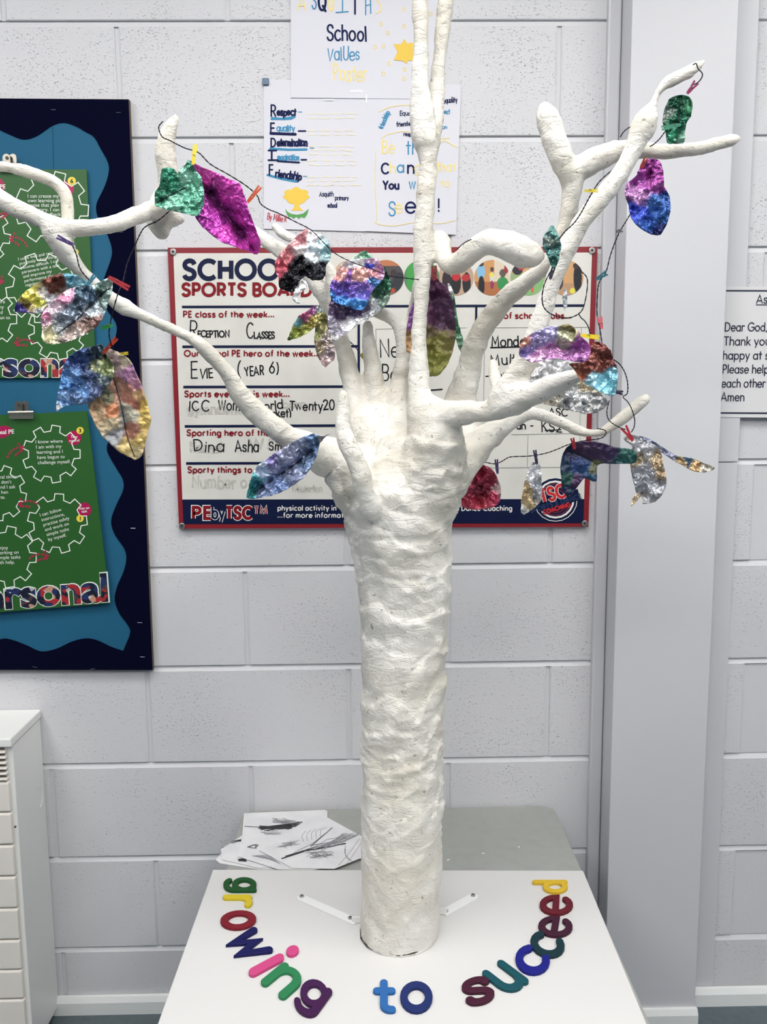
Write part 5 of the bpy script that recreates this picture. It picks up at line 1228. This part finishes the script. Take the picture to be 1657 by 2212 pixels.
leaf(8, 'crinkled steel blue foil leaf covering the root of the long left arm', [(1190, 440), (1270, 460), (1340, 435), (1280, 480), (1240, 530), (1230, 600), (1190, 690), (1130, 780), (1050, 850), (950, 910), (850, 945), (740, 965), (650, 960), (665, 880), (690, 800), (740, 700), (820, 640), (940, 560), (1080, 480)], D - .12,
     [(760, 720, '#b8c8e0'), (700, 800, '#2f9498'), (690, 880, '#3aa0a0'), (1000, 600, '#9498b4'), (900, 680, '#8c92b2'), (1100, 540, '#8c96b2'), (1150, 650, '#5a7090'), (1000, 760, '#848fae'), (900, 860, '#6a80ac'), (1200, 500, '#4f6f98'), (850, 660, '#8078b0'), (800, 930, '#7d8cb4'), (1300, 450, '#909098')], [(660, 955), (900, 790), (1080, 660), (1235, 530)], .03, .008, crease=True)
leaf(1, 'yellow rust and cyan foil leaf at the left of the low left cluster', [(125, 1860), (140, 1790), (180, 1730), (250, 1670), (320, 1620), (420, 1570), (500, 1545), (580, 1540), (680, 1570), (740, 1620), (700, 1650), (620, 1660), (560, 1700), (480, 1780), (420, 1850), (340, 1885), (240, 1880), (160, 1875)], D - .235,
     [(220, 1730, '#dcd24e'), (300, 1740, '#d4cf55'), (340, 1790, '#b8b838'), (270, 1680, '#e0d870'), (250, 1820, '#8a7a48'), (150, 1855, '#3d2f98'), (200, 1860, '#5a4aa8'), (430, 1600, '#7a4030'), (510, 1590, '#6d3a2c'), (460, 1660, '#845040'), (370, 1690, '#e8e0de'), (440, 1750, '#b8b8c0'), (640, 1600, '#78bccf'), (580, 1560, '#62a8c0'), (690, 1610, '#8cc8d8'), (330, 1860, '#a0a0a8'), (510, 1710, '#c8b4a8')], [(130, 1860), (400, 1740), (720, 1620)], .012, .009)
leaf(1, 'big silver and pink foil leaf in front of the low left cluster', [(960, 1600), (955, 1680), (930, 1760), (910, 1830), (870, 1930), (830, 1990), (760, 2040), (660, 2090), (560, 2130), (450, 2145), (380, 2130), (355, 2080), (360, 1990), (345, 1920), (380, 1860), (430, 1800), (520, 1720), (600, 1670), (700, 1640), (780, 1640), (860, 1610), (920, 1580)], D - .25,
     [(470, 1830, '#ecd0dc'), (540, 1750, '#d890b0'), (410, 1900, '#d880a8'), (590, 1700, '#dca8c8'), (450, 1870, '#f4e6ee'), (390, 1970, '#e8b8c8'), (430, 2060, '#dcd4a8'), (400, 2010, '#e0d8b8'), (620, 1860, '#8a9aac'), (700, 1790, '#5a6a7c'), (770, 1740, '#5d7890'), (540, 1930, '#9aa8b8'), (880, 1670, '#98b4aa'), (680, 1700, '#3f5c6c'), (720, 1990, '#8a7268'), (800, 1940, '#7a5c55'), (600, 2060, '#a09088'), (650, 2060, '#c8b8b0'), (900, 1760, '#8fa8a0'), (790, 1850, '#b4c0c8'), (500, 2010, '#b8c0c0')], [(480, 2060), (660, 1930), (800, 1780), (950, 1650)], .012, .008, crease=True)
leaf(2, 'crinkled blue foil leaf below the low left cluster', [(880, 20), (830, 20), (740, 40), (640, 80), (560, 150), (530, 240), (510, 350), (490, 460), (480, 580), (520, 560), (585, 535), (640, 530), (740, 525), (830, 470), (900, 400), (960, 310), (970, 230), (940, 150), (900, 90)], D - .19,
     [(600, 280, '#6a9ad0'), (560, 330, '#4a88c8'), (700, 390, '#7aa8dc'), (620, 180, '#46609a'), (740, 140, '#3a5488'), (850, 90, '#4a6070'), (760, 300, '#4a5a84'), (850, 190, '#d0d8a4'), (900, 240, '#c0cc94'), (820, 400, '#5a6a90'), (540, 490, '#88b4e8'), (650, 480, '#5a7aa4'), (488, 570, '#e4e8ea'), (900, 120, '#5a6040'), (880, 330, '#5f6f78')], [(880, 40), (740, 280), (500, 560)], .010, .009)
leaf(2, 'orange brown see-through looking leaf overlapping the navy board edge', [(930, 50), (1000, 80), (1090, 130), (1150, 230), (1200, 350), (1250, 500), (1285, 650), (1260, 770), (1230, 880), (1210, 960), (1160, 1000), (1090, 970), (1000, 920), (930, 860), (860, 780), (790, 650), (750, 530), (830, 460), (900, 390), (940, 300), (930, 180), (900, 90)], D - .17,
     [(1080, 420, '#a8705a'), (1000, 380, '#b0806a'), (1150, 520, '#a0604a'), (860, 600, '#c0a078'), (820, 540, '#b08a60'), (1110, 600, '#a8a48e'), (1240, 550, '#c8a840'), (1240, 680, '#c8a850'), (1090, 260, '#9a6a90'), (1150, 360, '#a06a80'), (1000, 180, '#9f8a8a'), (1060, 620, '#8a8a84'), (1000, 790, '#7a7c80'), (930, 690, '#b09e7a'), (950, 600, '#b87244'), (1130, 760, '#a8705a'), (1090, 880, '#b8a060'), (1160, 960, '#c0ac7a'), (900, 440, '#6a6a50'), (1060, 140, '#c0b094'), (1200, 800, '#c4a658'), (1180, 440, '#b08a5a')], [(900, 90), (1020, 480), (1080, 780), (1150, 980)], .010, .004, m=SOFT, crease=True)
leaf(6, 'dark green foil leaf hanging under the tip of the right limb', [(1170, 260), (1240, 250), (1275, 290), (1265, 360), (1240, 400), (1235, 470), (1230, 495), (1190, 500), (1145, 495), (1135, 440), (1120, 390), (1135, 310)], D - .15,
     [(1190, 300, '#14583f'), (1220, 360, '#1c6a50'), (1140, 350, '#7a8a80'), (1190, 440, '#2a8a68'), (1250, 320, '#2f7a55'), (1220, 470, '#7fb09a'), (1165, 400, '#155a42'), (1160, 480, '#1f7a5a')], [(1210, 260), (1195, 500)], .012, .006, crease=True)
leaf(6, 'magenta and blue foil leaf hanging in front of the boxed column', [(1040, 580), (1100, 585), (1125, 640), (1130, 720), (1155, 770), (1160, 850), (1140, 920), (1110, 965), (1060, 965), (1000, 930), (960, 880), (945, 820), (928, 760), (935, 710), (980, 670), (1000, 630)], D - .11,
     [(1060, 630, '#a03a98'), (1090, 670, '#b448ac'), (970, 740, '#b878b8'), (1000, 700, '#b454b4'), (1100, 715, '#a848a0'), (1010, 780, '#c488c4'), (1000, 850, '#2f50c8'), (1075, 800, '#3a74c0'), (1110, 850, '#2f68b8'), (1050, 920, '#2a60b8'), (970, 840, '#3a50d8'), (1130, 790, '#2a5aa8'), (1100, 955, '#0f1c5a')], [(1070, 590), (1040, 760), (1060, 960)], .014, .008, warp=3, crease=False)
leaf(6, 'small dark teal foil leaf where the right limbs cross', [(560, 918), (580, 960), (600, 1020), (590, 1080), (575, 1130), (555, 1135), (530, 1080), (505, 1020), (510, 975), (535, 940)], D - .22,
     [(550, 960, '#4a7a74'), (540, 1010, '#7a8a80'), (570, 1050, '#3a6a66'), (530, 1040, '#3f7470'), (560, 1110, '#356a60')], [(558, 925), (560, 1130)], .012, .005)
leaf(6, 'thin silver foil sliver beside the navy line of the sports board', [(622, 1240), (632, 1300), (625, 1355), (612, 1340), (608, 1290)], D - .03, [(620, 1300, '#c8d0d4')], None, 0, .006)
leaf(7, 'large silver foil leaf behind the pointing finger branch', [(600, 310), (650, 350), (700, 430), (760, 470), (820, 510), (840, 550), (800, 590), (740, 605), (660, 590), (580, 570), (500, 550), (440, 500), (440, 420), (460, 360), (520, 320)], D - .10,
     [(560, 380, '#dcdcde'), (500, 440, '#c8c8ca'), (620, 540, '#b8b8ba'), (700, 520, '#e4e4e4'), (740, 450, '#d0bc94'), (770, 560, '#a8a8a8'), (560, 540, '#d8d0c0')], [(470, 520), (820, 560)], .010, .010)
leaf(7, 'rust brown and cyan foil leaf right of the lilac leaf', [(760, 240), (810, 240), (855, 280), (870, 330), (890, 370), (888, 450), (870, 510), (820, 500), (760, 470), (700, 430), (670, 380), (640, 345), (720, 340), (748, 300)], D - .222,
     [(790, 300, '#7a3f35'), (720, 370, '#8f4a38'), (850, 320, '#6a3028'), (690, 400, '#c87858'), (800, 360, '#7d4236'), (660, 365, '#9a5a44'), (800, 430, '#8ad0e0'), (860, 410, '#7abcd0'), (760, 430, '#a8dce8'), (850, 480, '#88d0dc')], [(780, 245), (860, 500)], .010, .007, warp=4)
leaf(7, 'lilac pink and cream foil leaf held by the yellow peg on the right', [(590, 150), (640, 145), (690, 180), (700, 200), (745, 250), (748, 300), (720, 340), (640, 330), (560, 320), (450, 340), (415, 320), (385, 300), (400, 225), (450, 190), (520, 160)], D - .245,
     [(480, 230, '#a494c8'), (430, 285, '#9888c4'), (540, 200, '#b4acd8'), (630, 200, '#c4c49c'), (640, 160, '#857a48'), (610, 230, '#d0d8b0'), (500, 300, '#dca4d4'), (570, 285, '#cc88c4'), (690, 300, '#9a5a9a'), (640, 300, '#b070b0'), (710, 250, '#cc78cc'), (405, 225, '#dc9a84'), (460, 320, '#e4b4dc')], [(400, 300), (560, 255), (740, 270)], .016, .007, warp=4)
leaf(7, 'dark purple and teal folded foil leaf in front of the board corner', [(650, 760), (720, 745), (800, 750), (870, 775), (930, 780), (985, 800), (980, 855), (900, 860), (840, 860), (785, 870), (780, 950), (720, 935), (690, 970), (660, 1010), (640, 1040), (610, 1000), (600, 930), (598, 850), (620, 790)], D + .0,
     [(760, 800, '#4a2f60'), (860, 800, '#453060'), (700, 770, '#55355f'), (930, 820, '#1c6a64'), (900, 845, '#1c5a5e'), (630, 930, '#1f6058'), (615, 870, '#1b3f64'), (720, 885, '#1a4c88'), (680, 860, '#24488c'), (650, 820, '#252c5c'), (770, 890, '#6a7048'), (680, 950, '#4a2060'), (640, 1010, '#1a2c58'), (750, 930, '#155078')], [(645, 795), (710, 820), (768, 848)], .014, .004, m=SOFT, crease=True, gain=.6)
leaf(7, 'plain silver foil leaf under the red peg right of the board', [(920, 730), (970, 710), (1040, 740), (1090, 770), (1110, 800), (1130, 890), (1140, 960), (1110, 1030), (1070, 1060), (1020, 1065), (1010, 1030), (990, 1050), (960, 1080), (965, 1040), (985, 1010), (970, 950), (955, 880), (955, 800), (965, 770)], D + .02,
     [(1010, 780, '#b4b6bc'), (1040, 900, '#a8aab0'), (1000, 960, '#9a9ca4'), (1080, 980, '#b8bac0'), (1090, 870, '#b09a78'), (970, 820, '#a89878'), (1115, 910, '#a89070'), (970, 1060, '#c8b090'), (1060, 1040, '#a4a6aa')], [(1000, 730), (1040, 1050)], .010, .010)
leaf(7, 'narrow foil leaf with a gold tip stretching out to the right', [(1000, 715), (1060, 735), (1130, 780), (1200, 820), (1260, 830), (1320, 850), (1390, 880), (1330, 905), (1260, 890), (1190, 850), (1110, 800), (1040, 750)], D + .03,
     [(1100, 780, '#8088a8'), (1160, 820, '#8a8ca4'), (1290, 870, '#b08e60'), (1250, 845, '#3f5f78'), (1350, 885, '#d0c8b8'), (1220, 850, '#a0885f')], [(1010, 720), (1200, 835), (1380, 885)], .010, .008)
leaf(7, 'crinkled crimson foil leaf hanging right of the trunk', [(190, 865), (235, 880), (270, 930), (290, 990), (285, 1050), (250, 1085), (170, 1095), (100, 1085), (80, 1050), (105, 990), (120, 930), (150, 880)], D + .04,
     [(180, 920, '#b03050'), (230, 960, '#902040'), (170, 1000, '#7a1c34'), (250, 1040, '#b02850'), (140, 1060, '#c83a58'), (200, 1070, '#d05068'), (120, 990, '#a83050'), (280, 990, '#d8b0b0')], [(190, 870), (180, 1090)], .010, .010)
leaf(7, 'small silver and tan foil leaf hanging in front of the round emblem', [(455, 850), (480, 850), (495, 890), (500, 960), (500, 1040), (470, 1080), (430, 1110), (398, 1115), (395, 1050), (410, 960), (430, 900)], D + .02,
     [(460, 900, '#e0e0e4'), (480, 980, '#b4b8c0'), (445, 960, '#d0d0d4'), (420, 1010, '#bca070'), (440, 1060, '#c4ac80'), (412, 975, '#c4a878'), (410, 1100, '#c8c8c4'), (485, 1040, '#a8acb4')], [(465, 860), (440, 1100)], .010, .010)

# ------------------------------------------------------------------ wires and pegs
wire_m = cm('dark_wire', '#14101e', .6, spec=.2)


def wire(label, pts, Y, r=.00056):
    n = len(pts); Ys = Y if isinstance(Y, (list, tuple)) else [Y, Y]
    P3 = [(*p, Ys[0] + (Ys[-1] - Ys[0]) * i / (n - 1)) if len(Ys) == 2 else (*p, Ys[i]) for i, p in enumerate(pts)]
    d = catmull(P3, 7); b = MB(); W_ = [P(x, y, z) for x, y, z in d]
    for ph in (0, math.pi):
        b.tube([w + Vector((math.cos(i * 1.3 + ph), .6 * math.sin(i * 1.3 + ph), math.sin(i * 1.3 + ph))) * r * .8 for i, w in enumerate(W_)], r, 6)
    tag(b.build('wire', wire_m, None, True), label, 'wire', 'twisted wires strung between the branches')


H_ = D - .16
wire('dark wire looped over the horn branch and running down to the central stem', [(352, 262), (343, 275), (350, 295), (366, 303), (383, 312), (400, 320), (417, 325), (432, 332), (455, 355), (490, 375), (530, 400), (555, 422), (563, 440), (580, 452), (600, 460), (640, 480), (672, 497), (700, 525), (725, 548), (760, 566), (800, 580), (838, 595), (870, 600), (905, 604)], [H_, H_, H_, H_, H_, H_, H_, H_, H_, H_, H_ + .01, H_ + .03, H_ + .05, H_ + .08, H_ + .12, H_ + .16, H_ + .19, H_ + .19, H_ + .19, H_ + .185, H_ + .18, H_ + .17, H_ + .15, H_ + .11])
wire('dark wire dropping from the teal leaf past the navy board edge to the blue leaf', [(368, 454), (342, 476), (314, 490), (302, 507), (291, 532), (275, 568), (266, 606), (253, 640), (240, 690), (236, 725), (245, 757)], [D - .155, D - .155, D - .15, D - .15, D - .16, D - .18, D - .2, D - .21, D - .21, D - .21, D - .2])
wire('short dark wire running from the purple peg to the teal peg on the left', [(135, 516), (152, 524), (165, 550), (172, 578), (188, 600), (198, 606)], D - .24)
wire('dark wire twisted round the tip of the upper right limb', [(1497, 140), (1504, 137), (1508, 148), (1517, 158), (1516, 168), (1508, 178), (1499, 183)], D - .178)
wire('dark wire hooked behind the knuckle of the right limb', [(1340, 296), (1347, 285), (1358, 276), (1370, 270)], D - .13)
wire('dark wire trailing from the green leaf to the knuckle of the right limb', [(1437, 284), (1425, 300), (1412, 312), (1404, 317)], D - .165)
wire('dark wire running down the right limb through the yellow peg to the teal leaf', [(1345, 348), (1322, 368), (1297, 390), (1280, 415), (1266, 440), (1254, 462), (1240, 482), (1221, 500), (1208, 516)], [D - .13, D - .15, D - .19, D - .2, D - .2, D - .2, D - .205, D - .21, D - .22])
wire('dark wire looping round the lower right limb down to the yellow peg', [(1197, 575), (1191, 584), (1175, 617), (1172, 655), (1187, 676), (1221, 687), (1250, 678), (1263, 655), (1269, 605), (1254, 584)], [D - .2, D - .2, D - .2, D - .2, D - .2, D - .195, D - .17, D - .12, D - .08, D - .06])
wire('knotted dark wire tail joining the loop to the yellow peg', [(1250, 678), (1256, 687), (1263, 693), (1271, 706), (1275, 722)], [D - .17, D - .18, D - .2, D - .22, D - .23])
wire('dark wire hanging in front of the boxed column with small pegs on it', [(1362, 462), (1350, 482), (1339, 500), (1328, 525), (1318, 554), (1309, 588), (1296, 607), (1291, 630), (1290, 680), (1296, 710), (1301, 744)], [D - .1, D - .1, D - .1, D - .1, D - .1, D - .11, D - .12, D - .13, D - .15, D - .17, D - .18])
wire('dark wire curving right of the rust leaf to the red peg', [(1326, 777), (1339, 787), (1350, 805), (1356, 828), (1355, 850), (1346, 857), (1356, 868), (1364, 882), (1371, 905), (1370, 922), (1364, 934)], [D - .17, D - .16, D - .14, D - .12, D - .1, D - .08, D - .06, D - .04, D - .02, D, D])
wire('dark wire from the silver leaf crossing the thin right branch to the red peg', [(1316, 866), (1311, 890), (1316, 908), (1332, 920), (1351, 928)], [D - .08, D, D + .02, D + .01, D])
wire('dark wire strung along the lower right from the trunk to the thin branch', [(1030, 1000), (1044, 998), (1069, 1002), (1085, 996), (1103, 987), (1145, 985), (1179, 979), (1205, 970), (1229, 960), (1262, 952), (1297, 947), (1309, 937), (1306, 929), (1290, 926)], [D + .06, D + .04, D + .03, D + .03, D + .03, D + .02, D + .02, D + .01, D, D + .01, D + .03, D + .04, D + .035, D + .05])
wire('tiny dark wire end showing left of the thick curled branch', [(988, 538), (995, 531), (1004, 524), (1018, 517)], [D - .05, D - .07, D - .1, D - .115])
wire('thin dark wire behind the left limb touching the navy line', [(753, 735), (768, 750), (778, 765), (784, 772)], D + .16, .0006)

spring_m = cm('peg_spring', '#6b6a66', .35, .9)


def peg(a, c_, Y, col, label, open_=.0, side=True, w=8.0):
    a = Vector((a[0], a[1])); c_ = Vector((c_[0], c_[1])); m_ = (a + c_) / 2; d = c_ - a; L = d.length; d = d / L; n_ = Vector((-d.y, d.x))
    rt = empty('clothes_peg', P(m_.x, m_.y, Y)); tag(rt, label, 'peg', 'mini wooden clothes pegs')
    pm = cm('peg_' + col, col, .5)
    s = w * .27                                                   # half thickness of one jaw, in picture units of its plane
    for sg in (-1, 1):
        b = MB(); prof = []
        for t_, off, th in ((0, 1.0 + open_, .85), (.30, .75 + open_ * .5, 1), (.55, .6, 1), (.62, .75, .8), (.70, .6, 1), (.86, .55, .8), (1.0, .5, .45)):
            cc = a + d * (L * t_) + n_ * sg * s * off * 1.3; prof.append((cc, th * s))
        hw = w * .42 * PXM(Y)
        V = []
        for cc, th in prof:
            for e in (-1, 1):
                p_ = cc + n_ * th * .98 * e
                for dd in (-1, 1): V.append(P(p_.x, p_.y, Y + dd * hw))
        F = []
        for i in range(len(prof) - 1):
            k = i * 4
            for u_, v_ in ((0, 1), (1, 3), (3, 2), (2, 0)): F.append((k + u_, k + v_, k + 4 + v_, k + 4 + u_))
        F += [(0, 1, 3, 2), tuple(len(V) - 4 + i for i in (0, 1, 3, 2))]
        b.add(V, F); b.build('jaw', pm, rt)
    b = MB(); cc = a + d * L * .6; r_ = s * 1.15 * PXM(Y)
    cen = P(cc.x, cc.y, Y); ring_ = []
    for i in range(40):
        an = i / 39 * 2 * math.pi * 3; ring_.append(cen + Vector((r_ * math.cos(an), (i / 39 - .5) * hw * 2.3, r_ * math.sin(an))))
    b.tube(ring_, .0005, 5); b.build('spring', spring_m, rt, True)


peg((422, 312), (417, 356), D - .19, '#e6cf2c', 'yellow peg at the top holding the magenta and teal leaves', w=9)
peg((562, 403), (534, 438), D - .14, '#b5471c', 'orange peg on the wire beside the magenta leaf', w=9)
peg((123, 511), (160, 530), D - .25, '#3b2a66', 'dark purple peg lying on the left branch', w=9)
peg((206, 593), (188, 616), D - .255, '#2c6f86', 'teal peg above the silver and pink leaf', w=9)
peg((279, 623), (234, 598), D - .26, '#9c1f26', 'red peg sticking out right of the silver and pink leaf', w=11)
peg((218, 709), (244, 702), D - .21, '#2c8c3e', 'green peg on the hanging wire left of the navy edge', w=9)
peg((252, 730), (222, 764), D - .2, '#b23c1c', 'orange red peg at the top of the blue leaf', w=9)
peg((277, 763), (258, 764), D - .175, '#c9b42c', 'small yellow peg behind the orange brown leaf', w=6)
peg((1505, 177), (1484, 203), D - .165, '#7a1146', 'magenta peg under the tip of the upper right limb', .6, w=9)
peg((1429, 277), (1471, 269), D - .165, '#2c7a5e', 'green peg lying across the dark green leaf', w=9)
peg((1292, 412), (1262, 412), D - .2, '#c8b428', 'yellow peg on the wire beside the right limb', w=7)
peg((1396, 342), (1384, 364), D - .125, '#b0281e', 'red peg behind the limb holding the magenta and blue leaf', w=9)
peg((1345, 497), (1331, 501), D - .1, '#55585c', 'small grey peg high on the column wire', w=8)
peg((1311, 589), (1287, 604), D - .115, '#1f6672', 'teal peg on the column wire beside the board corner', .4, w=9)
peg((1295, 684), (1300, 711), D - .16, '#c85560', 'pink peg on the column wire above the lilac leaf', .4, w=9)
peg((1295, 729), (1254, 724), D - .255, '#e2c81e', 'yellow peg holding the lilac pink and cream leaf', w=9)
peg((1346, 849), (1328, 846), D - .1, '#2b1f3f', 'dark purple peg at the right tip of the rust and cyan leaf', w=9)
peg((1347, 922), (1368, 953), D - .0, '#a81c28', 'red peg holding the plain silver leaf', .8, w=10)
peg((1236, 946), (1242, 971), D - .005, '#9c1c2a', 'dark red peg holding the purple and teal folded leaf', w=8)
peg((1155, 972), (1160, 1003), D + .015, '#33264a', 'dark purple peg holding the small silver and tan leaf', w=7)
peg((1072, 992), (1075, 1024), D + .025, '#3b2c58', 'dark purple peg on the low wire beside the crimson leaf', w=7)
peg((1196, 578), (1188, 604), D - .2, '#1f2440', 'dark blue peg under the small dark teal leaf', w=8)
peg((937, 574), (939, 606), D + .015, '#b04a52', 'pinkish red peg at the top of the purple and olive leaf', w=12)
peg((779, 764), (787, 776), D + .155, '#8a8a3a', 'tiny olive peg on the thin wire behind the left limb', w=7)
